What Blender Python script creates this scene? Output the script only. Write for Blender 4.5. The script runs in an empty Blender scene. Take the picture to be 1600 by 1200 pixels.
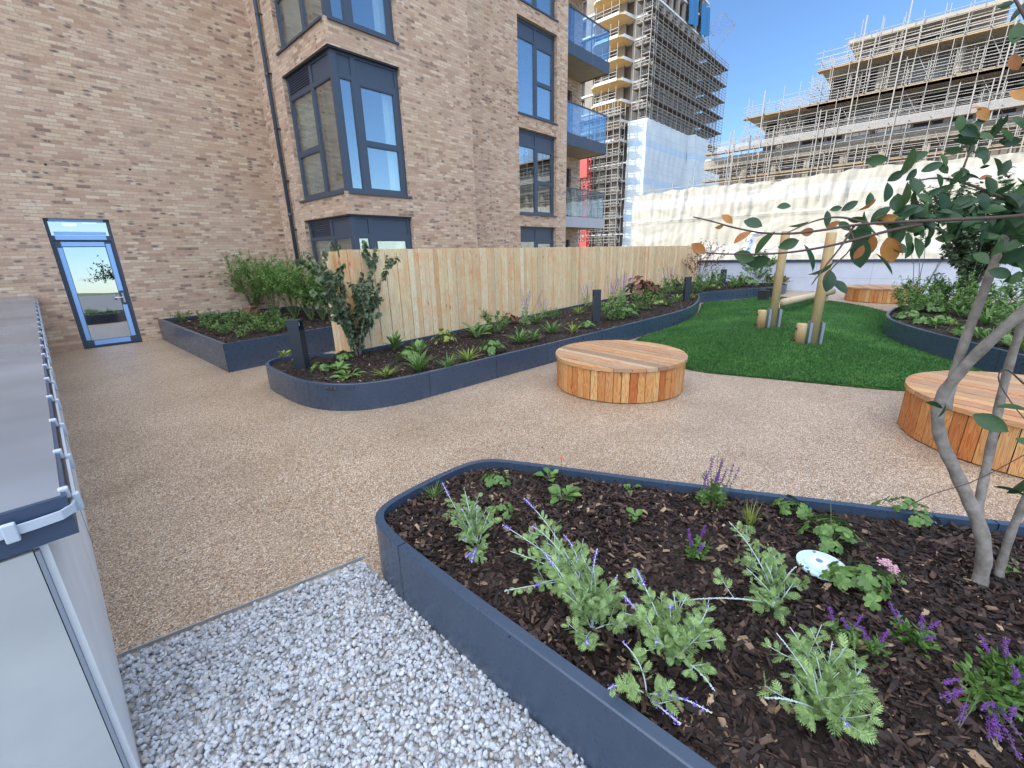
import bpy, math, random
import numpy as np
from mathutils import Vector, Matrix
random.seed(5)
rng = np.random.default_rng(11)
C = bpy.context.scene.collection
rad = math.radians
A = np.array

# ------------------------------------------------------------------ camera model (solved from the photograph)
F = 670.05; H = 1.85
YAW, PIT, ROL = rad(46.88), rad(17.05), rad(-1.416)
_f = A([math.sin(YAW)*math.cos(PIT), math.cos(YAW)*math.cos(PIT), -math.sin(PIT)])
_r = A([math.cos(YAW), -math.sin(YAW), 0.0]); _u = np.cross(_r, _f)
RI = _r*math.cos(ROL)+_u*math.sin(ROL); UP = -_r*math.sin(ROL)+_u*math.cos(ROL); FW = _f
def ray(x, y): return FW+RI*(x-800)/F+UP*(600-y)/F
def g(x, y, z=0.0):
    d = ray(x, y); t = (z-H)/d[2]; return float(d[0]*t), float(d[1]*t)
def px_in(P):
    for p in P:
        v = A(p)-A([0, 0, H]); w = v@FW
        if w > .05 and 800+F*(v@RI)/w < 1605: return True
    return False
def atD(x, y, D):
    d = ray(x, y); t = D/math.hypot(d[0], d[1]); return A([d[0]*t, d[1]*t, d[2]*t+H])

# ------------------------------------------------------------------ mesh builder
class MB:
    def __init__(s): s.V = []; s.n = 0; s.Fs = {}
    def add(s, v, faces):
        v = np.asarray(v, float).reshape(-1, 3); f = np.asarray(faces, int)
        s.V.append(v); s.Fs.setdefault(f.shape[1], []).append(f+s.n); s.n += len(v)
    def ngon(s, v): s.add(v, [list(range(len(v)))])
    def box(s, x0, x1, y0, y1, z0, z1):
        s.obox((0, 0, 0), (1, 0, 0), (0, 1, 0), x0, x1, z0, z1, y0, y1)
    def obox(s, O, U, N, s0, s1, z0, z1, n0, n1):
        O, U, N = A(O, float), A(U, float), A(N, float); Z = A([0, 0, 1.])
        v = [O+U*a+N*b+Z*c for c in (z0, z1) for b in (n0, n1) for a in (s0, s1)]
        f = [[0, 2, 3, 1], [4, 5, 7, 6], [0, 1, 5, 4], [2, 6, 7, 3], [0, 4, 6, 2], [1, 3, 7, 5]]
        if np.dot(np.cross(U, N), Z) < 0: f = [q[::-1] for q in f]
        s.add(v, f)
    def tube(s, P, R, k=6, caps=True):
        P = np.asarray(P, float); n = len(P); R = np.broadcast_to(np.asarray(R, float), (n,))
        T = np.gradient(P, axis=0); T /= np.linalg.norm(T, axis=1)[:, None]+1e-12
        a = A([0, 0, 1.]) if abs(T[0][2]) < .9 else A([1., 0, 0])
        X = np.cross(T, a); X /= np.linalg.norm(X, axis=1)[:, None]+1e-12; Y = np.cross(T, X)
        th = np.arange(k)*2*math.pi/k
        v = P[:, None]+R[:, None, None]*(X[:, None]*np.cos(th)[None, :, None]+Y[:, None]*np.sin(th)[None, :, None])
        i = np.arange(n-1)[:, None]*k; j = np.arange(k)[None]
        q = np.stack([i+j, i+(j+1) % k, i+k+(j+1) % k, i+k+j], -1).reshape(-1, 4)
        b = s.n; s.add(v.reshape(-1, 3), q)
        if caps:
            s.Fs.setdefault(k, []).append(A([list(range(k))[::-1]])+b)
            s.Fs.setdefault(k, []).append(A([list(range(k))])+b+(n-1)*k)
    def cyl(s, c, r, z0, z1, k=24): s.tube([(c[0], c[1], z0), (c[0], c[1], z1)], r, k)
    def sticks(s, P0, P1, r):
        """many thin four-sided bars at once"""
        P0 = np.asarray(P0, float); P1 = np.asarray(P1, float); T = P1-P0; T /= np.linalg.norm(T, axis=1)[:, None]+1e-9
        a = np.where(np.abs(T[:, 2:3]) < .9, A([[0, 0, 1.]]), A([[1., 0, 0]]))
        X = np.cross(T, a); X /= np.linalg.norm(X, axis=1)[:, None]; Y = np.cross(T, X)
        o = [X+Y, -X+Y, -X-Y, X-Y]; v = np.stack([P0+q*r*.7 for q in o]+[P1+q*r*.7 for q in o], 1)
        f = A([[0, 1, 5, 4], [1, 2, 6, 5], [2, 3, 7, 6], [3, 0, 4, 7]])[None]+np.arange(len(P0))[:, None, None]*8
        s.add(v.reshape(-1, 3), f.reshape(-1, 4))
    def build(s, name, mat, parent=None, smooth=False, origin=None):
        V = np.concatenate(s.V) if s.V else np.zeros((0, 3))
        off = A(origin, float) if origin is not None else (A(root_loc(parent)) if parent else A([0., 0, 0]))
        V = V-off
        me = bpy.data.meshes.new(name); me.vertices.add(len(V)); me.vertices.foreach_set('co', V.ravel().astype(np.float32))
        li, ls, lt = [], [], []; p = 0
        for k, L in s.Fs.items():
            q = np.concatenate(L); li.append(q.ravel()); ls.append(p+np.arange(len(q))*k); lt.append(np.full(len(q), k)); p += q.size
        li, ls, lt = np.concatenate(li), np.concatenate(ls), np.concatenate(lt)
        me.loops.add(len(li)); me.loops.foreach_set('vertex_index', li.astype(np.int32))
        me.polygons.add(len(ls)); me.polygons.foreach_set('loop_start', ls.astype(np.int32)); me.polygons.foreach_set('loop_total', lt.astype(np.int32))
        me.polygons.foreach_set('use_smooth', np.full(len(ls), bool(smooth)))
        me.update(calc_edges=True); me.validate()
        if mat: me.materials.append(mat)
        o = bpy.data.objects.new(name, me); C.objects.link(o)
        if parent: o.parent = parent
        elif origin is not None: o.location = origin
        return o
def root_loc(o):
    while o.parent: o = o.parent
    return tuple(o.location)
def tag(o, label=None, cat=None, group=None, kind=None):
    if label: o['label'] = label
    if cat: o['category'] = cat
    if group: o['group'] = group
    if kind: o['kind'] = kind
    return o
def thing(name, label, cat, loc=(0, 0, 0), group=None):
    o = bpy.data.objects.new(name, None); C.objects.link(o); o.location = loc; o.empty_display_size = .1
    return tag(o, label, cat, group)
def copy_tree(o, parent=None):
    c = o.copy(); C.objects.link(c); c.parent = parent
    for ch in list(o.children): copy_tree(ch, c)
    return c

# ------------------------------------------------------------------ materials
def newmat(name, col=(.5, .5, .5), rough=.6, metal=0., spec=.5):
    m = bpy.data.materials.new(name); m.use_nodes = True; nt = m.node_tree; b = nt.nodes['Principled BSDF']
    b.inputs['Base Color'].default_value = (*col, 1); b.inputs['Roughness'].default_value = rough
    b.inputs['Metallic'].default_value = metal; b.inputs['Specular IOR Level'].default_value = spec
    return m, nt, b
def nd(nt, t, ins=None, **kw):
    n = nt.nodes.new(t)
    for k, v in kw.items(): setattr(n, k, v)
    for k, v in (ins or {}).items():
        if isinstance(v, bpy.types.NodeSocket): nt.links.new(v, n.inputs[k])
        else:
            if isinstance(v, tuple) and len(v) == 3 and n.inputs[k].type == 'RGBA': v = (*v, 1)
            n.inputs[k].default_value = v
    return n
def ramp(nt, fac, stops, interp='LINEAR'):
    n = nt.nodes.new('ShaderNodeValToRGB'); n.color_ramp.interpolation = interp; nt.links.new(fac, n.inputs[0]); e = n.color_ramp.elements
    while len(e) < len(stops): e.new(.5)
    for i, (p, c) in enumerate(stops): e[i].position = p; e[i].color = (*c, 1)
    return n.outputs[0]
def mix(nt, f, a, b, bt='MIX'):
    n = nt.nodes.new('ShaderNodeMix'); n.data_type = 'RGBA'; n.blend_type = bt
    for k, v in ((0, f), (6, a), (7, b)):
        if isinstance(v, bpy.types.NodeSocket): nt.links.new(v, n.inputs[k])
        else: n.inputs[k].default_value = (*v, 1) if isinstance(v, tuple) else v
    return n.outputs[2]
def mth(nt, op, a, b=0., c=0.):
    n = nt.nodes.new('ShaderNodeMath'); n.operation = op
    for k, v in enumerate((a, b, c)):
        if isinstance(v, bpy.types.NodeSocket): nt.links.new(v, n.inputs[k])
        else: n.inputs[k].default_value = v
    return n.outputs[0]
def noise(nt, vec, scale, detail=3., rough=.5, dist=0.):
    return nd(nt, 'ShaderNodeTexNoise', {'Vector': vec, 'Scale': scale, 'Detail': detail, 'Roughness': rough, 'Distortion': dist})
def bump(nt, b, h, strength=.4, dist=.01):
    n = nd(nt, 'ShaderNodeBump', {'Height': h, 'Strength': strength, 'Distance': dist}); nt.links.new(n.outputs[0], b.inputs['Normal'])
def objco(nt): return nd(nt, 'ShaderNodeTexCoord').outputs['Object']
def worldco(nt): return nd(nt, 'ShaderNodeNewGeometry').outputs['Position']
def mapping(nt, vec, sc=(1, 1, 1), loc=(0, 0, 0), rot=(0, 0, 0)):
    return nd(nt, 'ShaderNodeMapping', {'Vector': vec, 'Scale': sc, 'Location': loc, 'Rotation': rot}).outputs[0]

def brick_mat():
    m, nt, b = newmat('brick', rough=.85, spec=.25)
    geo = nd(nt, 'ShaderNodeNewGeometry'); p = nd(nt, 'ShaderNodeSeparateXYZ', {0: geo.outputs['Position']}); nn = nd(nt, 'ShaderNodeSeparateXYZ', {0: geo.outputs['Normal']})
    side = mth(nt, 'GREATER_THAN', mth(nt, 'ABSOLUTE', nn.outputs[0]), .5)
    u = mth(nt, 'ADD', mth(nt, 'MULTIPLY', p.outputs[0], mth(nt, 'SUBTRACT', 1., side)), mth(nt, 'MULTIPLY', mth(nt, 'ADD', p.outputs[1], 3.31), side))
    v = nd(nt, 'ShaderNodeCombineXYZ', {0: u, 1: p.outputs[2]}).outputs[0]
    br = nd(nt, 'ShaderNodeTexBrick', {'Vector': v, 'Color1': (0, 0, 0, 1), 'Color2': (1, 1, 1, 1), 'Mortar': (.5, .5, .5, 1), 'Scale': 1., 'Mortar Size': .0055, 'Mortar Smooth': .3, 'Brick Width': .229, 'Row Height': .0676})
    br.offset = .42
    tone = ramp(nt, br.outputs['Color'], [(0, (.26, .17, .135)), (.05, (.41, .265, .185)), (.25, (.50, .335, .235)), (.5, (.545, .38, .268)), (.8, (.585, .43, .305)), (1, (.67, .53, .39))])
    cell = nd(nt, 'ShaderNodeTexVoronoi', {'Vector': mapping(nt, v, (6.2, 14.8, 1)), 'Scale': 1., 'Randomness': .75})
    pk = mth(nt, 'LESS_THAN', nd(nt, 'ShaderNodeSeparateColor', {0: cell.outputs['Color']}).outputs[0], mth(nt, 'ADD', .02, mth(nt, 'MULTIPLY', mth(nt, 'SUBTRACT', noise(nt, v, .8, 2.).outputs[0], .3), 1.0)))
    blot = mix(nt, pk, (0., 0., 0.), ramp(nt, cell.outputs['Distance'], [(.24, (1, 1, 1)), (.52, (0, 0, 0))]))
    tone = mix(nt, mth(nt, 'MULTIPLY', nd(nt, 'ShaderNodeRGBToBW', {0: blot}).outputs[0], .85), tone, (.115, .098, .10))
    n2 = noise(nt, v, .55, 3.).outputs[0]
    tone = mix(nt, mth(nt, 'MULTIPLY', mth(nt, 'SUBTRACT', n2, .42), 1.1), tone, (.64, .50, .41))
    n3 = noise(nt, mapping(nt, v, (1, 1.4, 1)), 26., 4., .6).outputs[0]
    tone = mix(nt, .35, tone, ramp(nt, n3, [(.3, (.55, .55, .55)), (.7, (1.25, 1.25, 1.25))]), 'MULTIPLY')
    col = mix(nt, br.outputs['Fac'], tone, (.40, .32, .235))
    nt.links.new(col, b.inputs['Base Color'])
    h = mth(nt, 'ADD', mth(nt, 'MULTIPLY', br.outputs['Fac'], -1.), mth(nt, 'MULTIPLY', n3, .5))
    bump(nt, b, h, .55, .008)
    return m
def metal_mat(name, col, rough=.32, blot=.1):
    m, nt, b = newmat(name, col, rough, 0., .5)
    n = noise(nt, worldco(nt), 4., 3., .5).outputs[0]
    nt.links.new(mix(nt, blot*2, col, ramp(nt, n, [(.3, tuple(c*.7 for c in col)), (.7, tuple(min(1, c*1.5) for c in col))])), b.inputs['Base Color'])
    n2 = noise(nt, worldco(nt), 17., 4., .6).outputs[0]
    nt.links.new(mth(nt, 'ADD', mth(nt, 'MULTIPLY', n2, .10), rough-.04), b.inputs['Roughness'])
    return m
def wood_mat(name, cols, axis=2, knots=.7, rough=.6, grain=1., fresh=1.):
    """cols: dark to light board tones, one picked per board (loose island)"""
    m, nt, b = newmat(name, rough=rough, spec=.3)
    r = nd(nt, 'ShaderNodeNewGeometry').outputs['Random Per Island']; o = objco(nt)
    sh = nd(nt, 'ShaderNodeCombineXYZ', {0: mth(nt, 'MULTIPLY', r, 37.), 1: mth(nt, 'MULTIPLY', r, 91.), 2: mth(nt, 'MULTIPLY', r, 53.)}).outputs[0]
    co = nd(nt, 'ShaderNodeVectorMath', {0: o, 1: sh}).outputs[0]
    s = [11., 11., 11.]; s[axis] = 1.3
    mp = mapping(nt, co, tuple(s))
    base = ramp(nt, r, [(i/max(1, len(cols)-1), c) for i, c in enumerate(cols)])
    n1 = noise(nt, mp, 1.3, 2., .5, .5).outputs[0]
    rings = mth(nt, 'FRACT', mth(nt, 'MULTIPLY', n1, 11.))
    rings = mth(nt, 'POWER', rings, 1.6)
    col = mix(nt, mth(nt, 'MULTIPLY', rings, .40*grain), base, (.55, .36, .25), 'MULTIPLY')
    s2 = [160., 160., 160.]; s2[axis] = 5.
    fine = noise(nt, mapping(nt, co, tuple(s2)), 1., 2.).outputs[0]
    col = mix(nt, .35, col, ramp(nt, fine, [(.3, (.62, .58, .55)), (.7, (1.2, 1.2, 1.2))]), 'MULTIPLY')
    big = noise(nt, mapping(nt, co, tuple([3., 3., 3.])), 1., 2.).outputs[0]
    col = mix(nt, ramp(nt, big, [(.45, (0, 0, 0)), (.75, (.6, .6, .6))]), col, mix(nt, 1., col, (1.05, .62, .42), 'MULTIPLY'))
    s3 = [9., 9., 9.]; s3[axis] = 2.6
    vo = nd(nt, 'ShaderNodeTexVoronoi', {'Vector': mapping(nt, co, tuple(s3)), 'Scale': 1.})
    kn = ramp(nt, vo.outputs['Distance'], [(.05, (1, 1, 1)), (.13, (0, 0, 0))])
    pick = mth(nt, 'GREATER_THAN', nd(nt, 'ShaderNodeSeparateColor', {0: vo.outputs['Color']}).outputs[0], .55)
    kf = mth(nt, 'MULTIPLY', mth(nt, 'MULTIPLY', nd(nt, 'ShaderNodeRGBToBW', {0: kn}).outputs[0], pick), knots)
    col = mix(nt, kf, col, (.16, .07, .03))
    nt.links.new(col, b.inputs['Base Color']); bump(nt, b, mth(nt, 'ADD', fine, rings), .25, .002)
    return m
def leaf_mat(name, cols, rough=.45, trans=.25):
    m, nt, b = newmat(name, rough=rough, spec=.4)
    r = nd(nt, 'ShaderNodeNewGeometry').outputs['Random Per Island']
    c = ramp(nt, r, [(i/max(1, len(cols)-1), q) for i, q in enumerate(cols)])
    n = noise(nt, objco(nt), 35., 2.).outputs[0]
    c = mix(nt, .4, c, ramp(nt, n, [(.3, (.6, .65, .6)), (.7, (1.25, 1.2, 1.1))]), 'MULTIPLY')
    nt.links.new(c, b.inputs['Base Color'])
    t = nd(nt, 'ShaderNodeBsdfTranslucent', {'Color': c}); mx = nd(nt, 'ShaderNodeMixShader', {0: trans, 1: b.outputs[0], 2: t.outputs[0]})
    nt.links.new(mx.outputs[0], nt.nodes['Material Output'].inputs[0])
    return m
def island_mat(name, stops, rough=.8, bumps=0.):
    m, nt, b = newmat(name, rough=rough, spec=.3)
    r = nd(nt, 'ShaderNodeNewGeometry').outputs['Random Per Island']; c = ramp(nt, r, stops)
    n = noise(nt, objco(nt), 90., 3.).outputs[0]
    c = mix(nt, .5, c, ramp(nt, n, [(.3, (.6, .6, .6)), (.7, (1.25, 1.25, 1.25))]), 'MULTIPLY')
    nt.links.new(c, b.inputs['Base Color'])
    if bumps: bump(nt, b, n, bumps, .004)
    return m
def noisy_mat(name, c1, c2, scale=4., rough=.75, metal=0., bs=.2, bd=.01, spec=.4, detail=5.):
    m, nt, b = newmat(name, rough=rough, metal=metal, spec=spec)
    n = noise(nt, worldco(nt), scale, detail, .6).outputs[0]
    nt.links.new(ramp(nt, n, [(.3, c1), (.7, c2)]), b.inputs['Base Color'])
    if bs: bump(nt, b, n, bs, bd)
    return m
def glass_mat(name, tint, refl=.45, rough=.0, frs=1.):
    m, nt, b = newmat(name)
    t = nd(nt, 'ShaderNodeBsdfTransparent', {'Color': (*tint, 1)}); gl = nd(nt, 'ShaderNodeBsdfGlossy', {'Color': (.93, .97, 1, 1), 'Roughness': rough})
    fr = nd(nt, 'ShaderNodeFresnel', {'IOR': 1.5}); fac = mth(nt, 'ADD', mth(nt, 'MULTIPLY', fr.outputs[0], (1.-refl)*frs), refl)
    mx = nd(nt, 'ShaderNodeMixShader', {0: fac, 1: t.outputs[0], 2: gl.outputs[0]}); nt.links.new(mx.outputs[0], nt.nodes['Material Output'].inputs[0])
    return m

M = {}
M['brick'] = brick_mat()
M['anth'] = metal_mat('anthracite_steel', (.040, .062, .100), .27, .05)
nt = M['anth'].node_tree; b = nt.nodes['Principled BSDF']; p_ = worldco(nt); z_ = nd(nt, 'ShaderNodeSeparateXYZ', {0: p_}).outputs[2]
old = b.inputs['Base Color'].links[0].from_socket
du = noise(nt, mapping(nt, p_, (3.5, 3.5, 1.)), 1., 4., .6).outputs[0]
lowz = nd(nt, 'ShaderNodeMapRange', {0: z_, 1: .0, 2: .13, 3: 1., 4: .0}).outputs[0]
dd_ = mth(nt, 'MULTIPLY', mth(nt, 'ADD', mth(nt, 'MULTIPLY', lowz, .28), .015), nd(nt, 'ShaderNodeMapRange', {0: du, 1: .42, 2: .72, 3: 0., 4: 1.}).outputs[0])
nt.links.new(mix(nt, dd_, old, (.17, .17, .17)), b.inputs['Base Color'])
M['frame'] = metal_mat('window_frame_paint', (.05, .07, .105), .4, .05)
M['coping'] = noisy_mat('coping_metal', (.115, .135, .16), (.21, .235, .275), .9, .26, bs=0, detail=3.)
M['copside'] = metal_mat('coping_edge', (.035, .06, .11), .4, .08)
M['bollard'] = metal_mat('bollard_black', (.022, .03, .04), .42, .1)
M['strip'] = newmat('conductor_grey', (.45, .52, .60), .45)[0]
M['panelwhite'] = noisy_mat('cement_board', (.74, .76, .76), (.84, .86, .86), 3., .8, bs=.05)
M['panelgrey'] = noisy_mat('cement_board_end', (.38, .40, .41), (.47, .49, .49), 2.2, .8, bs=.05)
M['parapet'] = noisy_mat('parapet_render', (.50, .54, .62), (.58, .62, .70), 1.5, .8, bs=.05)
M['seam'] = newmat('joint_grey', (.22, .25, .30), .8)[0]
M['white'] = newmat('white_plastic', (.75, .78, .8), .4)[0]
M['glass'] = glass_mat('window_glass', (.95, 1., .98), .25, frs=.8)
M['doorglass'] = glass_mat('door_glass', (.5, .55, .58), .55)
M['balglass'] = glass_mat('balcony_glass', (.76, .87, .96), .03, frs=.40)
M['film'] = newmat('blue_protective_film', (.27, .50, .88), .3)[0]
M['steel'] = newmat('brushed_steel', (.6, .6, .62), .3, 1.)[0]
M['galv'] = noisy_mat('galvanised_steel', (.45, .52, .58), (.62, .68, .74), 40., .38, .8, bs=0)
M['curtain'] = newmat('curtain_fabric', (.88, .95, .90), .9)[0]
M['room'] = newmat('room_wall', (.42, .46, .45), .9)[0]
M['soffit'] = noisy_mat('balcony_soffit', (.30, .25, .17), (.36, .30, .21), 3., .8, bs=.05)
M['greyfascia'] = newmat('pale_grey_fascia', (.36, .38, .42), .5)[0]
M['fence'] = wood_mat('fence_larch', [(.68, .44, .24), (.85, .70, .43), (.76, .60, .35), (.88, .76, .52), (.74, .50, .27), (.84, .69, .42), (.68, .55, .34), (.86, .73, .47)], 2, .9, .6, 1.05)
M['seatside'] = wood_mat('seat_side_wood', [(.48, .17, .05), (.66, .36, .13), (.56, .25, .08), (.68, .43, .18), (.60, .30, .10), (.48, .18, .06), (.70, .47, .21), (.54, .24, .08), (.62, .38, .17)], 2, 1., .5, 2.0)
M['seattop'] = wood_mat('seat_top_wood', [(.46, .22, .10), (.58, .40, .22), (.34, .23, .14), (.62, .39, .19), (.40, .29, .19), (.53, .27, .12), (.54, .42, .28)], 1, .8, .5, 1.5)
M['post'] = wood_mat('pine_post', [(.46, .36, .19), (.52, .41, .22)], 2, .6, .7, .6)
M['pale'] = wood_mat('pine_beam', [(.50, .43, .30), (.52, .45, .30)], 0, .6, .7, .5)
M['bolt'] = newmat('dark_bolt', (.03, .03, .035), .5, .5)[0]
M['soil'] = noisy_mat('soil', (.010, .007, .005), (.035, .022, .015), 30., .95, bs=.8, bd=.02)
M['chip'] = island_mat('bark_chip', [(0, (.010, .006, .005)), (.35, (.020, .012, .010)), (.65, (.040, .023, .018)), (.85, (.068, .040, .030)), (.94, (.12, .072, .05)), (.98, (.27, .18, .11)), (1, (.42, .30, .19))], .6, .4)
M['stone'] = island_mat('limestone_chip', [(0, (.27, .27, .28)), (.25, (.38, .40, .42)), (.5, (.45, .48, .52)), (.8, (.53, .56, .61)), (.93, (.43, .39, .35)), (1, (.62, .65, .70))], .75, .3)
M['gravelbase'] = noisy_mat('gravel_base', (.25, .24, .22), (.38, .36, .33), 60., .95, bs=.8, bd=.01)
M['bark'] = noisy_mat('smooth_grey_bark', (.14, .12, .10), (.29, .265, .235), 22., .75, bs=.5, bd=.006)
M['twig'] = newmat('dark_twig', (.07, .045, .035), .7)[0]
M['greenstem'] = newmat('green_stem', (.12, .17, .06), .6)[0]
M['silver'] = newmat('silver_stem', (.52, .60, .60), .7)[0]
M['sage'] = leaf_mat('sage_leaf', [(.20, .31, .12), (.30, .44, .16), (.24, .37, .14), (.38, .52, .20), (.28, .42, .20)], .6)
M['greenleaf'] = leaf_mat('green_leaf', [(.075, .15, .04), (.14, .26, .065), (.10, .20, .05), (.20, .33, .08)], .4)
M['limeleaf'] = leaf_mat('lime_leaf', [(.20, .28, .06), (.34, .40, .08), (.12, .22, .05), (.45, .42, .10)], .45)
M['darkleaf'] = leaf_mat('dark_leaf', [(.05, .085, .045), (.085, .13, .06), (.065, .10, .055), (.12, .17, .08)], .35)
M['vineleaf'] = leaf_mat('round_leaf', [(.085, .125, .07), (.14, .19, .10), (.10, .15, .08), (.19, .24, .14)], .35)
M['shrubleaf'] = leaf_mat('shrub_leaf', [(.10, .19, .05), (.19, .33, .08), (.13, .25, .065), (.27, .40, .11)], .45)
M['treeleaf'] = leaf_mat('tree_leaf', [(.022, .055, .026), (.034, .085, .034), (.026, .070, .036), (.045, .105, .035), (.065, .13, .045)], .35, .3)
M['orangeleaf'] = leaf_mat('autumn_leaf', [(.42, .16, .06), (.50, .24, .06), (.35, .13, .07)], .5, .35)
M['redleaf'] = leaf_mat('red_leaf', [(.16, .05, .04), (.24, .09, .06), (.12, .045, .035), (.20, .10, .05)], .5)
M['violet'] = island_mat('violet_flower', [(0, (.13, .07, .42)), (.5, (.20, .13, .58)), (1, (.30, .22, .66))], .7)
M['purple'] = island_mat('purple_flower', [(0, (.13, .03, .26)), (.5, (.22, .06, .38)), (1, (.10, .04, .10))], .7)
M['pink'] = newmat('pink_flower', (.62, .36, .42), .7)[0]
M['orange'] = newmat('orange_flower', (.85, .16, .05), .6)[0]
M['concrete'] = noisy_mat('site_concrete', (.23, .205, .175), (.33, .295, .25), .5, .9, bs=0)
M['cream'] = noisy_mat('slab_edge', (.32, .28, .22), (.42, .375, .30), .6, .9, bs=0)
M['whiteedge'] = newmat('white_edge_board', (.66, .67, .68), .8)[0]
M['grayboard'] = noisy_mat('site_wall_board', (.17, .17, .18), (.27, .27, .28), .35, .9, bs=0)
M['brownwall'] = noisy_mat('unfinished_wall', (.13, .11, .10), (.25, .21, .17), .4, .9, bs=0)
M['void'] = newmat('dark_opening', (.02, .02, .022), .9)[0]
M['deck'] = noisy_mat('scaffold_board', (.34, .24, .13), (.44, .32, .19), 1.1, .85, bs=0)
M['darkdeck'] = noisy_mat('dark_scaffold_board', (.10, .085, .075), (.17, .14, .12), 1.1, .9, bs=0)  # darker tone of scaffold board, used on the tower
M['pole'] = newmat('scaffold_tube', (.32, .30, .27), .6, .1)[0]
M['ply'] = noisy_mat('ply_soffit', (.55, .40, .20), (.66, .50, .27), .5, .8, bs=0)
M['net'] = newmat('blue_debris_net', (.03, .16, .36), .8)[0]
M['yellow'] = newmat('yellow_sheet', (.75, .62, .06), .7)[0]
M['red'] = newmat('red_steel', (.5, .06, .05), .6)[0]
M['rubber'] = newmat('black_rubber', (.018, .018, .02), .8)[0]
M['lamp'] = newmat('lamp_lens', (.7, .75, .75), .3)[0]
M['site'] = noisy_mat('site_ground', (.16, .15, .12), (.26, .24, .2), .08, .95, bs=0)
M['hill'] = noisy_mat('hill_green', (.05, .075, .04), (.12, .15, .08), .02, .95, bs=0)
def em(name, c, s):
    m, nt, b = newmat(name, (1, 1, 1)); b.inputs['Emission Color'].default_value = (*c, 1); b.inputs['Emission Strength'].default_value = s; return m
M['lit'] = em('lit_lamp', (1, .93, .8), 3.)

def sheet_mat(name, c1, c2, band, tr=.0):
    m, nt, b = newmat(name, rough=.55, spec=.35)
    p = worldco(nt); z = nd(nt, 'ShaderNodeSeparateXYZ', {0: p}).outputs[2]
    n = noise(nt, mapping(nt, p, (.35, .35, .5)), 1., 4.).outputs[0]
    c = ramp(nt, n, [(.3, c1), (.7, c2)])
    fr = mth(nt, 'FRACT', mth(nt, 'MULTIPLY', mth(nt, 'ADD', z, -5.2), .267 if not tr else .52)); ln = mth(nt, 'LESS_THAN', fr, .02)
    c = mix(nt, mth(nt, 'MULTIPLY', ln, .55), c, tuple(q*.45 for q in c1))
    if band:
        bd = mth(nt, 'LESS_THAN', mth(nt, 'ABSOLUTE', mth(nt, 'SUBTRACT', mth(nt, 'FRACT', mth(nt, 'MULTIPLY', mth(nt, 'ADD', z, 1.5), .17)), .5)), .1)
        n5 = noise(nt, mapping(nt, p, (1.2, 1.2, 3)), 1.3, 3.).outputs[0]
        c = mix(nt, mth(nt, 'MULTIPLY', bd, n5), c, band)
    nt.links.new(c, b.inputs['Base Color'])
    t = nd(nt, 'ShaderNodeBsdfTranslucent', {'Color': c}); mx = nd(nt, 'ShaderNodeMixShader', {0: .25, 1: b.outputs[0], 2: t.outputs[0]})
    nt.links.new(mx.outputs[0], nt.nodes['Material Output'].inputs[0])
    n2 = noise(nt, p, 2.2, 3.).outputs[0]; bump(nt, b, n2, .3, .12)
    return m
M['creamsheet'] = sheet_mat('cream_sheeting', (.49, .46, .375), (.60, .57, .49), (.68, .68, .69))
M['whitesheet'] = sheet_mat('pale_blue_sheeting', (.62, .70, .76), (.74, .82, .86), (.45, .66, .90), 1.)

def resin_mat():
    m, nt, b = newmat('resin_bound_gravel', rough=.40, spec=.75)
    p = worldco(nt)
    vo = nd(nt, 'ShaderNodeTexVoronoi', {'Vector': p, 'Scale': 150.}); sp = nd(nt, 'ShaderNodeSeparateColor', {0: vo.outputs['Color']})
    c = ramp(nt, sp.outputs[0], [(0, (.14, .08, .045)), (.2, (.34, .21, .115)), (.45, (.47, .335, .21)), (.65, (.55, .43, .31)), (.85, (.66, .57, .45)), (1, (.80, .74, .65))])
    vo2 = nd(nt, 'ShaderNodeTexVoronoi', {'Vector': p, 'Scale': 60.}); sp2 = nd(nt, 'ShaderNodeSeparateColor', {0: vo2.outputs['Color']})
    c = mix(nt, .45, c, ramp(nt, sp2.outputs[0], [(0, (.6, .58, .56)), (1, (1.3, 1.28, 1.25))]), 'MULTIPLY')
    n = noise(nt, p, .9, 4., .6).outputs[0]
    c = mix(nt, .7, c, ramp(nt, n, [(.35, (.80, .76, .72)), (.68, (1.12, 1.12, 1.12))]), 'MULTIPLY')
    st = noise(nt, mapping(nt, p, (.5, 1.1, 1), rot=(0, 0, .7)), 1.6, 6., .7, .4).outputs[0]      # scuffs and damp patches
    c = mix(nt, ramp(nt, st, [(.56, (0, 0, 0)), (.66, (.55, .55, .55))]), c, mix(nt, 1., c, (.74, .68, .63), 'MULTIPLY'))
    c = mix(nt, ramp(nt, st, [(.30, (.5, .5, .5)), (.40, (0, 0, 0))]), c, mix(nt, 1., c, (1.15, 1.16, 1.18), 'MULTIPLY'))
    c = mix(nt, ramp(nt, vo.outputs['Distance'], [(.45, (0, 0, 0)), (.8, (.7, .7, .7))]), c, (.05, .035, .025))
    nt.links.new(c, b.inputs['Base Color'])
    bump(nt, b, mth(nt, 'MULTIPLY', vo.outputs['Distance'], -1.), .7, .004)
    return m
M['resin'] = resin_mat()
def turf_mat():
    m, nt, b = newmat('artificial_turf', rough=.75, spec=.2)
    p = worldco(nt)
    n1 = noise(nt, p, 1.1, 5., .65).outputs[0]; n2 = noise(nt, mapping(nt, p, (1, 1, .5)), 140., 2.).outputs[0]
    c = ramp(nt, n1, [(.33, (.016, .065, .012)), (.52, (.036, .125, .022)), (.68, (.085, .20, .045))])
    c = mix(nt, .6, c, ramp(nt, n2, [(.3, (.45, .45, .45)), (.7, (1.5, 1.5, 1.3))]), 'MULTIPLY')
    nt.links.new(c, b.inputs['Base Color']); bump(nt, b, n2, .9, .02)
    return m
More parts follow.
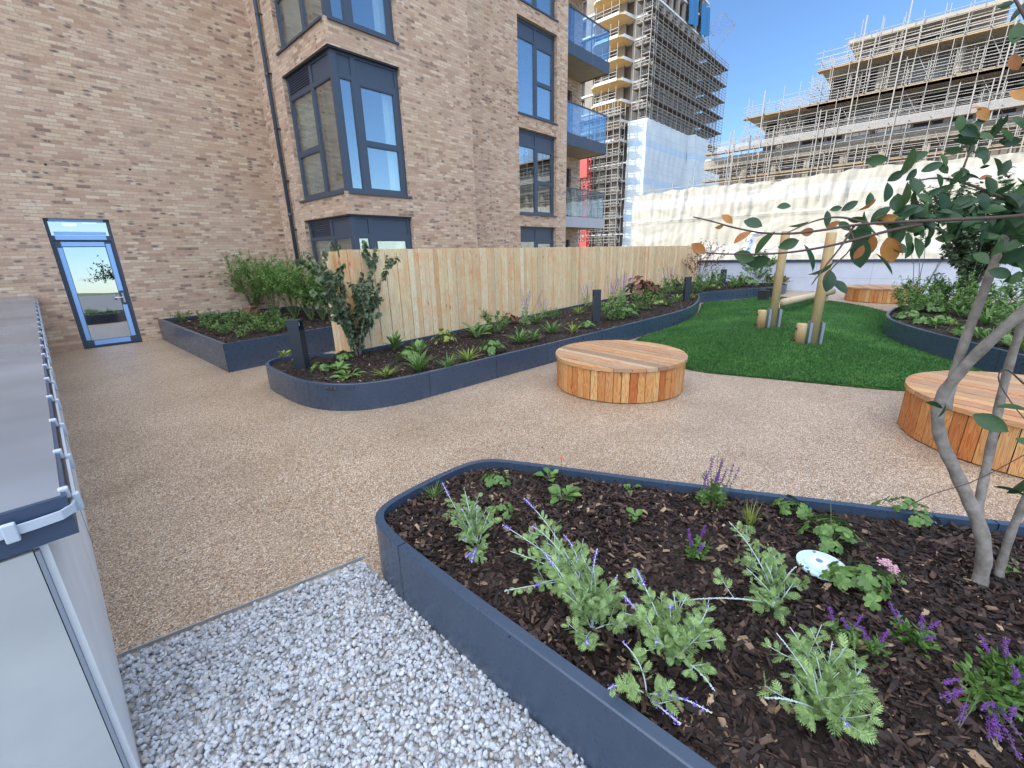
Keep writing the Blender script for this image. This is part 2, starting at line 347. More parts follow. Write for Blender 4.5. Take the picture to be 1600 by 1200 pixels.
M['turf'] = turf_mat()
M['blade'] = leaf_mat('turf_blade', [(.018, .075, .013), (.032, .12, .020), (.048, .155, .03), (.10, .22, .06)], .6, .15)

# ------------------------------------------------------------------ geometry helpers
def chaikin(P, it=2, closed=True):
    P = np.asarray(P, float)
    for _ in range(it):
        Q = np.roll(P, -1, 0) if closed else P[1:]
        B = P if closed else P[:-1]
        N = np.empty((len(B)*2, P.shape[1])); N[0::2] = B*.75+Q*.25; N[1::2] = B*.25+Q*.75
        P = N if closed else np.vstack([P[:1], N, P[-1:]])
    return P
def inside(P, x, y):
    P = np.asarray(P); r = np.zeros(len(x), bool); j = len(P)-1
    for i in range(len(P)):
        xi, yi = P[i][:2]; xj, yj = P[j][:2]
        c = ((yi > y) != (yj > y)) & (x < (xj-xi)*(y-yi)/(yj-yi+1e-12)+xi); r ^= c; j = i
    return r
def scatter(P, n, zfun=None):
    P = np.asarray(P); lo = P.min(0); hi = P.max(0); X = []
    while sum(len(a) for a in X) < n:
        q = rng.uniform(lo, hi, (n*2, 2)); X.append(q[inside(P, q[:, 0], q[:, 1])])
    return np.concatenate(X)[:n]
def inset(P, d):
    P = np.asarray(P, float); n = len(P); area = np.sum(P[:, 0]*np.roll(P[:, 1], -1)-np.roll(P[:, 0], -1)*P[:, 1])
    T = np.roll(P, -1, 0)-np.roll(P, 1, 0); T /= np.linalg.norm(T, axis=1)[:, None]
    N = np.stack([-T[:, 1], T[:, 0]], 1)*(1 if area > 0 else -1)
    # mitre length for sharp corners
    e = P-np.roll(P, 1, 0); e /= np.linalg.norm(e, axis=1)[:, None]; m = np.stack([-e[:, 1], e[:, 0]], 1)*(1 if area > 0 else -1)
    k = np.clip(np.sum(N*m, 1), .5, 1)
    return P+N*(d/k)[:, None]
def leafset(mb, P, D, N, L, W, prof=(.12, .8, 1., .75, .02), fold=.25, curl=.25):
    """many leaves: base points P, directions D, up normals N, lengths L, widths W"""
    P, D, N = (np.atleast_2d(np.asarray(q, float)) for q in (P, D, N)); n = len(P)
    D = D/(np.linalg.norm(D, axis=1)[:, None]+1e-9); S = np.cross(D, N); S /= np.linalg.norm(S, axis=1)[:, None]+1e-9; N = np.cross(S, D)
    L = np.broadcast_to(L, (n,)); W = np.broadcast_to(W, (n,)); k = len(prof); t = np.linspace(0, 1, k)
    cu = rng.uniform(.3, 1.2, n)*curl
    mid = P[:, None]+D[:, None]*(L[:, None]*t)[..., None]-N[:, None]*(L[:, None]*cu[:, None]*t*t)[..., None]
    w = (W[:, None]*A(prof)/2); up = N[:, None]*(w*fold)[..., None]; sd = S[:, None]*w[..., None]
    v = np.stack([mid-sd+up, mid, mid+sd+up], 2).reshape(-1, 3)
    q = []
    for i in range(k-1):
        a = i*3
        q += [[a, a+1, a+4, a+3], [a+1, a+2, a+5, a+4]]
    f = A(q)[None]+np.arange(n)[:, None, None]*(3*k); mb.add(v, f.reshape(-1, 4))
LOW = (.15, 1., .03)
def rdir(n, zlo=-1., zhi=1.):
    th = rng.uniform(0, 2*math.pi, n); z = rng.uniform(zlo, zhi, n); r = np.sqrt(np.maximum(0, 1-z*z)); return np.stack([r*np.cos(th), r*np.sin(th), z], 1)
def blobs(mb, P, r):
    P = np.atleast_2d(P); n = len(P); o = A([[1, 0, 0], [-1, 0, 0], [0, 1, 0], [0, -1, 0], [0, 0, 1], [0, 0, -1.]])
    r = np.broadcast_to(r, (n,)); sc = rng.uniform(.6, 1.3, (n, 6, 1))
    v = P[:, None]+o[None]*r[:, None, None]*sc
    f = A([[0, 2, 4], [2, 1, 4], [1, 3, 4], [3, 0, 4], [2, 0, 5], [1, 2, 5], [3, 1, 5], [0, 3, 5]])[None]+np.arange(n)[:, None, None]*6
    mb.add(v.reshape(-1, 3), f.reshape(-1, 3))
def chips(mb, XY, z, lmin, lmax, tilt=.35, aspect=(.18, .5), thick=.16):
    n = len(XY); L = lmin+(lmax-lmin)*rng.uniform(0, 1, n)**2.0; W = L*rng.uniform(*aspect, n); T = np.minimum(W, .02)*rng.uniform(.2, .6, n)
    th = rng.uniform(0, 2*math.pi, n); ti = rng.normal(0, tilt, n); t2 = rng.normal(0, tilt*1.3, n)
    U = np.stack([np.cos(th)*np.cos(ti), np.sin(th)*np.cos(ti), np.sin(ti)], 1)
    S = np.stack([-np.sin(th)*np.cos(t2), np.cos(th)*np.cos(t2), np.sin(t2)], 1); Nn = np.cross(U, S)
    c = np.concatenate([XY, np.broadcast_to(z, (n,))[:, None]], 1)
    sg = A([[-1, -1, -1], [1, -1, -1], [1, 1, -1], [-1, 1, -1], [-1, -1, 1], [1, -1, 1], [1, 1, 1], [-1, 1, 1]])
    j = rng.uniform(.45, 1.1, (n, 8, 3)); h = sg[None]*j
    v = c[:, None]+U[:, None]*(h[..., 0]*L[:, None]/2)[..., None]+S[:, None]*(h[..., 1]*W[:, None]/2)[..., None]+Nn[:, None]*(h[..., 2]*T[:, None]/2)[..., None]
    f = A([[0, 3, 2, 1], [4, 5, 6, 7], [0, 1, 5, 4], [1, 2, 6, 5], [2, 3, 7, 6], [3, 0, 4, 7]])[None]+np.arange(n)[:, None, None]*8
    mb.add(v.reshape(-1, 3), f.reshape(-1, 4))

# ================================================================== SETTING
HB = 16.6                                            # height of our building
def turf_h(x, y):
    def G(cx, cy, sx, sy, h): return h*np.exp(-((x-cx)/sx)**2-((y-cy)/sy)**2)
    return G(11.9, 2.9, 2.0, 1.1, .26)+G(9.6, 1.7, 1.3, 1.0, .22)+G(15.6, 2.6, 1.7, 1.2, .25)+G(9.0, 3.4, 1.1, .6, .06)+G(13.6, 1.3, 1.6, .6, .16)+G(8.3, .6, .7, 1.2, .07)

# terrace paving: one sheet of resin-bound gravel on a podium
mb = MB(); mb.box(-26, 22.3, -14, 13.6, -.3, 0.)
tag(mb.build('resin_path', M['resin']), kind='structure')
mb = MB(); mb.box(-26, 22.4, -14, 14, -9, -.31)
tag(mb.build('podium_ground', M['concrete']), kind='structure')
mb = MB(); mb.add([(-3000, -3000, -9.02), (3000, -3000, -9.02), (3000, 3000, -9.02), (-3000, 3000, -9.02)], [[0, 1, 2, 3]])
tag(mb.build('ground', M['site']), kind='structure')
mb = MB(); n = 240; th = np.linspace(0, 2*math.pi, n, endpoint=False); R0 = 700
hh = 3+3*np.sin(th*3+1)+2*np.sin(th*11)+1*np.sin(th*29+2)+rng.uniform(-1, 1, n)
v = np.concatenate([np.stack([R0*np.cos(th), R0*np.sin(th), 0*th-9.2], 1), np.stack([(R0+60)*np.cos(th), (R0+60)*np.sin(th), hh], 1), np.stack([(R0+900)*np.cos(th), (R0+900)*np.sin(th), 0*th-9.2], 1)])
i = np.arange(n); j = (i+1) % n
mb.add(v, np.concatenate([np.stack([i, j, j+n, i+n], 1), np.stack([i+n, j+n, j+2*n, i+2*n], 1)]))
tag(mb.build('hills', M['hill'], smooth=True), kind='structure')

# gravel bed
seam_a, seam_b = A([-.16, 2.54]), A([1.02, 2.28])
gp = A([(-2.2, 1.68), (-.17, 1.68), (-.15, 2.52), (1.0, 2.27), (1.0, -2.4), (-2.2, -2.4)])
mb = MB(); mb.ngon([(x, y, .004) for x, y in gp]); tag(mb.build('gravel_bed', M['gravelbase']), kind='structure')
def ico():
    p = (1+5**.5)/2
    v = A([(-1, p, 0), (1, p, 0), (-1, -p, 0), (1, -p, 0), (0, -1, p), (0, 1, p), (0, -1, -p), (0, 1, -p), (p, 0, -1), (p, 0, 1), (-p, 0, -1), (-p, 0, 1)], float); v /= np.linalg.norm(v[0])
    f = A([(0, 11, 5), (0, 5, 1), (0, 1, 7), (0, 7, 10), (0, 10, 11), (1, 5, 9), (5, 11, 4), (11, 10, 2), (10, 7, 6), (7, 1, 8), (3, 9, 4), (3, 4, 2), (3, 2, 6), (3, 6, 8), (3, 8, 9), (4, 9, 5), (2, 4, 11), (6, 2, 10), (8, 6, 7), (9, 8, 1)])
    E = {}; V = list(v); nf = []
    def m(a, b):
        k = (min(a, b), max(a, b))
        if k not in E: q = (V[a]+V[b])/2; V.append(q/np.linalg.norm(q)); E[k] = len(V)-1
        return E[k]
    for a, b, c in f: x, y, z = m(a, b), m(b, c), m(c, a); nf += [(a, x, z), (b, y, x), (c, z, y), (x, y, z)]
    return A(V), A(nf)
IV, IF = ico()
def stones(mb, XY, z, rmin, rmax):
    n = len(XY); r = rng.uniform(rmin, rmax, n); sc = rng.uniform(.55, 1.15, (n, 1, 3))
    v = IV[None]*sc
    for _ in range(3):                               # chop flats off each stone so it reads as crushed rock
        d = rdir(n)[:, None]; h = rng.uniform(.42, .75, n)[:, None]
        dot = np.sum(v*d, 2); v = v-d*np.maximum(0, dot-h)[..., None]
    th = rng.uniform(0, 2*math.pi, n); c, s = np.cos(th)[:, None], np.sin(th)[:, None]; x, y, zz = v[..., 0], v[..., 1], v[..., 2]
    ti = rng.uniform(0, 1.5, n)[:, None]; y, zz = y*np.cos(ti)-zz*np.sin(ti), y*np.sin(ti)+zz*np.cos(ti)
    x, y = x*c-y*s, x*s+y*c
    v = np.stack([x, y, zz], 2)*r[:, None, None]; v[..., 0] += XY[:, 0:1]; v[..., 1] += XY[:, 1:2]; v[..., 2] += np.broadcast_to(z, (n,))[:, None]
    mb.add(v.reshape(-1, 3), (IF[None]+np.arange(n)[:, None, None]*len(IV)).reshape(-1, 3))
near = A([(-.13, 1.0), (-.15, 2.50), (.98, 2.25), (.98, .3), (.3, .3)])
mb = MB()
q = scatter(near, 9000); stones(mb, q, rng.uniform(.002, .014, len(q)), .008, .0145)
q = scatter(near, 5200); stones(mb, q, rng.uniform(.014, .024, len(q)), .009, .0165)
q = scatter(gp, 2600); stones(mb, q, rng.uniform(.003, .018, len(q)), .012, .019)
tag(mb.build('gravel', M['stone']), kind='stuff', label='pale grey crushed limestone gravel in front of the near planter', cat='gravel')
mb = MB(); d = (seam_b-seam_a)/np.linalg.norm(seam_b-seam_a); nn = A([-d[1], d[0]])
mb.obox((*seam_a, 0), (*d, 0), (*nn, 0), 0, np.linalg.norm(seam_b-seam_a), -.02, .022, -.002, .004)
tag(mb.build('edging_strip', M['galv']), 'thin metal edging strip between brown resin paving and pale gravel', 'edging')
# scattered bits of debris on the paving, as in the photo
mb = MB(); q = scatter(A([(0, 3), (5, 1), (8, -1), (5, 4), (1, 9)]), 60); chips(mb, q, .006, .008, .03, .1)
tag(mb.build('litter', M['chip']), 'specks of bark dropped on the resin paving', 'bark specks', kind='stuff')

# turf
TP = A([(8.3, 4.27), (7.35, 3.6), (6.75, 2.7), (6.66, 2.2), (6.86, 1.5), (7.1, .6), (7.3, -.1), (7.75, -1.05), (8.9, -1.2), (9.7, -.72), (10.4, -.26), (11.4, .25), (12.4, .42), (13.6, .34), (14.6, .1), (15.6, .3), (16.7, 1.0), (17.7, 1.9), (18.6, 2.9), (18.95, 4.1), (17.0, 4.75), (16.3, 5.2), (15.5, 5.42), (14.3, 5.0), (12.4, 4.42), (11, 4.19), (9.5, 4.22)])
TPs = chaikin(TP, 1)
mb = MB(); gx = np.arange(6.4, 19.4, .09); gy = np.arange(-1.5, 5.7, .09); X, Y = np.meshgrid(gx, gy, indexing='ij'); ins = inside(TPs, X.ravel(), Y.ravel()).reshape(X.shape)
Z = .018+turf_h(X, Y); idx = np.arange(X.size).reshape(X.shape)
ok = ins[:-1, :-1] & ins[1:, :-1] & ins[1:, 1:] & ins[:-1, 1:]
f = np.stack([idx[:-1, :-1][ok], idx[1:, :-1][ok], idx[1:, 1:][ok], idx[:-1, 1:][ok]], 1)
mb.add(np.stack([X.ravel(), Y.ravel(), Z.ravel()], 1), f)
# skirt sheet under the ragged grid edge
mb.ngon([(x, y, .012) for x, y in TPs])
tag(mb.build('lawn', M['turf'], smooth=True), kind='structure')
mb = MB(); q = np.concatenate([scatter(TPs, 46000), scatter(A([(6.7, 2.6), (6.7, 1.6), (7.4, -.4), (9.5, -.6), (10.5, 1.5), (9, 3.8), (7.5, 3.5)]), 26000)]); q = q[inside(TPs, q[:, 0], q[:, 1])]; n = len(q)
z = .016+turf_h(q[:, 0], q[:, 1]); P0 = np.column_stack([q, z]); th = rng.uniform(0, 2*math.pi, n); w = .006
S = np.stack([np.cos(th), np.sin(th), 0*th], 1)*w; tip = P0+np.stack([rng.normal(0, .014, n), rng.normal(0, .014, n), rng.uniform(.02, .042, n)], 1)
mb.add(np.stack([P0-S, P0+S, tip], 1).reshape(-1, 3), np.arange(3*n).reshape(-1, 3))
tag(mb.build('grass', M['blade']), 'short dark green artificial grass blades over the mounded lawn', 'grass', kind='stuff')

# ================================================================== PLANTERS
def planter(name, label, outline, h, cuts, smooth_it=2, soil_z=None, closed=True, rim=.05, group=None, chipn=4000, chipl=(.02, .06), chippoly=None):
    P = chaikin(outline, smooth_it) if smooth_it else np.asarray(outline, float)
    area = np.sum(P[:, 0]*np.roll(P[:, 1], -1)-np.roll(P[:, 0], -1)*P[:, 1])
    if area < 0: P = P[::-1]
    c = P.mean(0); root = thing(name, label, 'planter', (c[0], c[1], 0), group)
    I1 = inset(P, rim); Ib = inset(P, .006); Pi = inset(P, .003)
    n = len(P); seg = np.linalg.norm(np.roll(P, -1, 0)-P, axis=1)
    # panel splits at the vertices nearest to the given cut points
    ci = sorted({int(np.argmin(np.linalg.norm(P-A(q), axis=1))) for q in cuts}) or [0]
    for a, b in zip(ci, ci[1:]+[ci[0]+n]):
        ids = [(k % n) for k in range(a, b+1)]
        if len(ids) < 2: continue
        O = P[ids].copy(); B = Ib[ids].copy(); R_ = I1[ids].copy()
        for Q in (O, B, R_):                                     # 3 mm open joint at both ends
            e = Q[1]-Q[0]; Q[0] += e/np.linalg.norm(e)*.003; e = Q[-2]-Q[-1]; Q[-1] += e/np.linalg.norm(e)*.003
        rows = [np.column_stack([O, O[:, 0]*0-.01]), np.column_stack([O, O[:, 0]*0+h-.006]), np.column_stack([B, B[:, 0]*0+h]), np.column_stack([R_, R_[:, 0]*0+h]), np.column_stack([R_, R_[:, 0]*0+h-.12])]
        V = np.stack(rows, 0); k = len(ids); r = np.arange(len(rows)-1)[:, None]*k; s = np.arange(k-1)[None]
        q = np.stack([r+s, r+s+1, r+k+s+1, r+k+s], -1).reshape(-1, 4)
        mb = MB(); mb.add(V.reshape(-1, 3), q); mb.build('side_panel', M['anth'], root)
    mb = MB(); Q = inset(P, .012); k = n; s = np.arange(k)
    mb.add(np.concatenate([np.column_stack([Q, Q[:, 0]*0]), np.column_stack([Q, Q[:, 0]*0+h-.014])]), np.stack([s, (s+1) % k, (s+1) % k+k, s+k], 1))
    mb.build('liner', M['bolt'], root)
    sz = soil_z or h-.05
    mb = MB(); mb.ngon(np.column_stack([inset(P, .02), P[:, 0]*0+sz])); mb.build('soil', M['soil'], root)
    mb = MB(); q = scatter(inset(P, rim+.012) if chippoly is None else A(chippoly), chipn); q = q[inside(inset(P, rim+.012), q[:, 0], q[:, 1])]
    chips(mb, q, sz+.004+np.abs(rng.normal(0, .009, len(q)))+.012*np.sin(q[:, 0]*4)*np.cos(q[:, 1]*5), *chipl)
    return root, P, sz, mb
s_ = 1.014
NO = [(3.55*s_, -1.18*s_), (2.43*s_, 1.13*s_), (2.05*s_, 1.99*s_), (1.93*s_, 2.14*s_), (1.72*s_, 2.20*s_), (1.20*s_, 2.19*s_), (1.02*s_, 2.11*s_), (.965*s_, 1.90*s_), (.965, 1.5), (.985, 0), (1.0, -2.3), (1.3, -2.7), (4.1, -2.6), (4.2, -2.35)]
def dens(P, d=.5):
    out = []
    for a, b in zip(P, P[1:]+P[:1]):
        a, b = A(a), A(b); k = max(1, int(np.linalg.norm(b-a)/d)); out += [a+(b-a)*t/k for t in range(k)]
    return A(out)
r1, P1, Z1, mb = planter('curved_planter', 'large curved anthracite planter in the foreground, edged by pale gravel', dens(NO, .6), .38, [(.985, 1.72), (1.0, -1.4), (3.2, -.5)], 2, .325, chipn=52000, chipl=(.011, .068),
    chippoly=[(.9, -.1), (.9, 2.3), (2.3, 2.3), (4.4, -1.6), (4.2, -2.6), (2.8, -2.6)])
tag(mb.build('bark_mulch', M['chip']), 'dark brown bark chips filling the curved foreground planter', 'bark mulch', kind='stuff')
mb = MB(); q = scatter(P1, 110); chips(mb, q, Z1+.02, .045, .085, .2, (.12, .35)); 
tag(mb.build('bark_mulch', M['chip']), 'larger bark slivers lying over the foreground planter mulch', 'bark mulch', kind='stuff')
LO = [(2.02, 7.25), (1.95, 6.0), (2.03, 5.35), (2.3, 4.88), (2.75, 4.65), (3.3, 4.58), (4.65, 4.5), (6.0, 4.41), (8, 4.33), (9.55, 4.27), (11.0, 4.24), (12.2, 4.42), (13.3, 4.72), (14.3, 5.05), (15.1, 5.38), (15.5, 5.47), (15.95, 5.42), (16.6, 5.15), (17.6, 4.72), (18.9, 4.15), (20.4, 3.85), (20.9, 3.95), (21.2, 4.6), (21.3, 7.8), (17, 7.64), (12, 7.27), (7, 6.92), (2.6, 6.62), (2.1, 7.2)]
LO = LO[:-2]+[(3.0, 6.65), (2.85, 7.2)]
r2, P2, Z2, mb = planter('winding_planter', 'long winding anthracite planter running along the timber fence', dens(LO, 1.2), .35, [(2.0, 5.45), (3.3, 4.6), (4.65, 4.5), (7.3, 4.36), (10.3, 4.25), (13.5, 4.8), (15.3, 5.42), (17.9, 4.55), (20.5, 3.9)], 2, .29, chipn=15000, chipl=(.02, .07))
tag(mb.build('bark_mulch', M['chip']), 'dark bark chips in the long planter below the timber fence', 'bark mulch', kind='stuff')
mb = MB(); q = scatter(A([(2, 6.5), (2.1, 4.9), (6, 4.45), (6, 6.6)]), 6000); chips(mb, q, Z2+.02, .015, .05)
tag(mb.build('bark_mulch', M['chip']), 'fine bark chips around the bollard at the near end of the long planter', 'bark mulch', kind='stuff')
BO = [(1.80, 13.45), (1.88, 8.38), (4.08, 8.62), (5.0, 9.3), (5.0, 13.45)]
r3, P3, Z3, mb = planter('box_planter', 'tall square cornered anthracite planter in the brick corner beside the door', BO, .5, [(1.88, 8.38), (4.08, 8.62), (5.0, 9.3), (5.0, 13.45), (1.8, 13.45)], 0, .42, chipn=6000, chipl=(.02, .07))
tag(mb.build('bark_mulch', M['chip']), 'dark bark chips in the square planter by the door', 'bark mulch', kind='stuff')
RO = [(14.2, .27), (13.4, .37), (12.4, .42), (11.4, .26), (10.3, -.24), (9.6, -.70), (8.7, -1.23), (7.7, -1.95), (7.0, -3.2), (7.2, -5), (16, -5), (16.6, -2.4), (15.4, -.3)]
r4, P4, Z4, mb = planter('lawn_planter', 'curved anthracite planter at the right beyond the lawn, full of low greenery', dens(RO, 1.5), .37, [(9.0, -1.0), (12.4, .42), (14.6, .1), (7.1, -3.5)], 2, .31, chipn=9000, chipl=(.02, .07))
tag(mb.build('bark_mulch', M['chip']), 'dark bark chips in the planter right of the lawn', 'bark mulch', kind='stuff')
mb = MB(); mb.box(4.1, 5.3, 7.6, 8.3, 0, .12); mb.box(3.0, 4.0, 7.3, 8.3, 0, .02)
tag(mb.build('brick_step', M['brick'], origin=(4.7, 8, 0)), 'low brick step in the gap between square planter and fence', 'step')

# ================================================================== FENCE
fd = A([22.0-3.3, 8.07-6.74, 0]); fl = np.linalg.norm(fd); fd /= fl; fn = A([fd[1], -fd[0], 0]); F0 = A([3.32, 6.74, 0])
root = thing('timber_fence', 'tall fresh larch fence of narrow vertical boards behind the long planter', 'fence', tuple(F0))
mb = MB(); s = 0.; k = 0
while s < fl:
    w = .118+rng.uniform(-.004, .004); dz = rng.uniform(-.006, .006); pr = .018 if k % 2 else 0.
    mb.obox(F0, fd, fn, s+.003, min(s+w-.004, fl), .12, 1.955+dz, pr, pr+.020); s += w; k += 1
mb.build('boards', M['fence'], root)
for z in (.45, 1.1, 1.75):
    mb = MB(); mb.obox(F0, fd, fn, 0, fl, z, z+.09, -.05, -.001); mb.build('rail', M['fence'], root)
for s in np.arange(.2, fl, 2.4):
    mb = MB(); mb.obox(F0, fd, fn, s, s+.1, .0, 1.85, -.15, -.051); mb.build('fence_post', M['fence'], root)
# short return panel at the near end, seen edge on
mb = MB()
for k in range(4): mb.obox(F0, -fn, fd, .02+k*.12, .02+k*.12+.112, .12, 1.93, -.03, -.008)
mb.build('return_boards', M['fence'], root)

# ================================================================== ROUND BENCHES
def bench(c, R_, label, rot, bw=.1, nb=56, topang=.5, h=.46):
    root = thing('round_bench', label, 'bench', (c[0], c[1], 0), 'round timber benches on the terrace'); root.rotation_euler.z = 0
    ca, sa = math.cos(topang), math.sin(topang); U = A([ca, sa]); N = A([-sa, ca])
    top = MB(); x = -R_; w = 2*R_/13
    k = 0
    while x < R_-1e-6:                                   # boards clipped to the circle
        x0, x1 = x+.006, min(x+w, R_)-.006; xs = np.linspace(x0, x1, 7)
        ys = np.sqrt(np.maximum(R_*R_-xs*xs, 1e-5)); dz = rng.uniform(-.0015, .0015)
        out = np.concatenate([np.column_stack([xs, ys]), np.column_stack([xs[::-1], -ys[::-1]])])
        for q in (1,):
            n = len(out); top.ngon([(a, b, h+dz) for a, b in out[::-1]])
            v = np.concatenate([np.column_stack([out, out[:, 0]*0+h+dz]), np.column_stack([out, out[:, 0]*0+h-.045])]); s = np.arange(n)
            top.add(v, np.stack([s, (s+1) % n, (s+1) % n+n, s+n], 1))
            top.ngon([(a, b, h-.045) for a, b in out])
        x += w; k += 1
    # weld duplicate verts per board is not needed: islands are joined below by merge distance
    o = top.build('top_boards', M['seattop'], None)
    import bmesh
    bm = bmesh.new(); bm.from_mesh(o.data); bmesh.ops.remove_doubles(bm, verts=bm.verts, dist=.0004); bm.to_mesh(o.data); bm.free()
    o.parent = root; o.rotation_euler.z = topang-math.pi/2
    # fix: boards built at the origin
    side = MB(); r0 = R_-.022; a = rot
    da = 2*math.pi/nb
    for i in range(nb):
        jt = rng.uniform(.0025, .0050); a0 = rot+i*da+jt; a1 = rot+(i+1)*da-jt; rr = r0+rng.uniform(-.004, .004); t = np.linspace(a0, a1, 3)
        zt = h-.047
        v = [(c[0]+q*math.cos(b), c[1]+q*math.sin(b), z) for z in (.012, zt) for q in (rr-.022, rr) for b in t]
        side.add(v, [[0, 3, 4, 1], [1, 4, 5, 2], [6, 7, 10, 9], [7, 8, 11, 10], [3, 9, 10, 4], [4, 10, 11, 5], [0, 1, 7, 6], [1, 2, 8, 7], [0, 6, 9, 3], [2, 5, 11, 8]])
    side.build('side_boards', M['seatside'], root)
    b = MB(); b.cyl(c, r0-.03, 0.0, h-.05, 48); b.build('inner_drum', M['bolt'], root)
    return root
bench((5.37, 2.93), .90, 'round timber bench on the paving beside the long planter', .1, topang=1.45)
bench((6.0, -1.07), .985, 'round timber bench behind the foreground tree trunks, cut by the photo edge', .3, topang=1.2)
bench((19.25, .85), 1.0, 'farthest round timber bench, in front of the white parapet wall', .2, topang=.3)

# ================================================================== TIMBER POSTS, BEAM
def play_post(px_, label):
    z0 = .2; c = g(*px_, z0+.02)
    z0 = float(turf_h(A(c[0]), A(c[1]))); c = g(*px_, z0+.02)
    root = thing('timber_post', label, 'timber post', (c[0], c[1], z0), 'round timber play posts on the lawn')
    rr = .078
    mb = MB(); mb.tube([(c[0], c[1], z0), (c[0], c[1], z0+1.88), (c[0], c[1], z0+1.895)], [rr, rr*.97, rr*.86], 20); mb.build('post', M['post'], root, True)
    U = RI.copy(); U[2] = 0; U /= np.linalg.norm(U); N = A([-U[1], U[0], 0]); O = A([c[0], c[1], 0])
    for sx, t in ((-1, 'bracket'), (1, 'bracket')):
        mb = MB(); a = sx*(rr+.004)
        mb.obox(O, U, N, min(a, a+sx*.008), max(a, a+sx*.008), z0, z0+.42, -.07, .07)
        mb.obox(O, U, N, min(a, a+sx*.045), max(a, a+sx*.045), z0, z0+.40, -.078, -.0705)
        mb.build('bracket', M['galv'], root)
    mb = MB(); sc = O-U*(rr+.055+.095); mb.tube([(sc[0], sc[1], z0), (sc[0], sc[1], z0+.37), (sc[0], sc[1], z0+.385)], [.085, .083, .074], 18); mb.build('stub_log', M['post'], root, True)
    for z in (.09, .30):
        mb = MB(); p = sc-U*.083; mb.tube([p+A([0, 0, z0+z]), p-U*.018+A([0, 0, z0+z])], .016, 8); mb.build('bolt', M['bolt'], root)
    return root, c, z0
play_post((1205, 512), 'left upright round timber post with steel brackets and stub log on the lawn')
play_post((1268, 537), 'right and nearer upright timber post with steel brackets and stub log')
a = g(1222, 480, .33); b = g(1300, 462, .33)
za = float(turf_h(A(a[0]), A(a[1]))); root = thing('balance_beam', 'horizontal pale log beam on short stub posts behind the upright posts', 'log beam', (a[0], a[1], za))
mb = MB(); mb.tube([(a[0], a[1], .46), (b[0], b[1], .46)], .09, 16); mb.build('log', M['pale'], root, True)
for (x, y), dx in ((a, .0), (b, -.3)):
    mb = MB(); mb.tube([(x-.1+dx, y+.12, 0), (x-.1+dx, y+.12, .45)], .085, 14); mb.build('stub_post', M['post'], root, True)
mb = MB(); mb.tube([(a[0]-.185, a[1]+.12, .30), (a[0]-.2, a[1]+.12, .30)], .018, 8); mb.build('bolt', M['bolt'], root)
for (x, y, w, lab) in ((1192, 470, .30, 'small black box on the lawn edge, left of the timber posts'), (1252, 464, .28, 'small black box behind the timber posts at the planter end')):
    if x == 1252: x, y = 1203, 464
    c = g(x, y, .03); t = MB(); z = float(turf_h(A(c[0]), A(c[1])))
    t.box(c[0]-.14, c[0]+.14, c[1]-w/2, c[1]+w/2, 0, z+.33); t.box(c[0]-.15, c[0]+.15, c[1]-w/2-.01, c[1]+w/2+.01, z+.332, z+.35)
    tag(t.build('ground_box', M['rubber'], origin=(c[0], c[1], 0)), lab, 'black box')

# ================================================================== BOLLARD LIGHTS
def bollard(c, label, h=.72, z0=.29, rot=.75):
    root = thing('bollard_light', label, 'bollard light', (c[0], c[1], z0), 'square black bollard lights in the long planter')
    root.rotation_euler.z = 0
    U = A([math.cos(rot), math.sin(rot), 0]); N = A([-U[1], U[0], 0]); O = A([c[0], c[1], 0]); w = .082
    mb = MB(); mb.obox(O, U, N, -w, w, z0-.02, z0+h-.15, -w, w); mb.build('column', M['bollard'], root)
    mb = MB(); mb.obox(O, U, N, -w, w, z0+h-.028, z0+h, -w-.005, w+.005); mb.build('cap', M['bollard'], root)
    mb = MB()
    for su in (-1, 1): mb.obox(O, U, N, min(su*w, su*(w-.014)), max(su*w, su*(w-.014)), z0+h-.149, z0+h-.029, -w, w)
    mb.obox(O, U, N, -w+.015, w-.015, z0+h-.149, z0+h-.029, -.012, .012); mb.build('head', M['bollard'], root)
    mb = MB()
    for sn in (-1, 1): mb.obox(O, U, N, -.028, .028, z0+h-.088, z0+h-.036, min(sn*.013, sn*.05), max(sn*.013, sn*.05))
    mb.build('lens', M['lamp'], root)
for (x, y), lab in (((473, 576), 'square black bollard light at the near rounded end of the long planter'), ((931, 503), 'square black bollard light halfway along the long planter, above the round bench'),
                    ((1072, 470), 'square black bollard light in front of the far fence end'), ((1128, 450), 'farthest square black bollard light, against the white parapet wall')):
    bollard(g(x, y, .29), lab)

# ================================================================== LEFT HOUSING WITH COPING
root = thing('low_roof_housing', 'low white boarded housing with wide dark metal coping at the left edge', 'roof housing', (-1.8, 7.5, 0))
YC = 1.72
mb = MB(); mb.box(-3.4, -.155, YC+.03, 13.49, 0, 1.06); mb.build('side_boarding', M['panelwhite'], root)
mb = MB(); mb.box(-3.4, -.185, YC+.008, YC+.028, 0, 1.06); mb.build('end_boarding', M['panelgrey'], root)
mb = MB(); mb.box(-.182, -.172, YC+.004, YC+.029, 0, 1.058)
mb.build('joint', M['seam'], root)
for y in (3.9, 6.1, 8.5, 10.9): mb = MB(); mb.box(-.1545, -.152, y, y+.008, 0, 1.058); mb.build('joint', M['seam'], root)
mb = MB(); mb.box(-3.5, -.085, YC, 13.47, 1.075, 1.2); mb.build('coping', M['copside'], root)
mb = MB(); mb.box(-3.49, -.095, YC+.01, 13.465, 1.2005, 1.203); 
mb.build('coping_top', M['coping'], root)
mb = MB()
P = [(-.072, y, 1.155+.004*math.sin(y*6)) for y in np.linspace(13.3, YC+.06, 60)]+[(-.078, YC+.005, 1.156), (-.105, YC-.014, 1.152)]+[(x, YC-.016, 1.15) for x in np.linspace(-.16, -3.4, 20)]
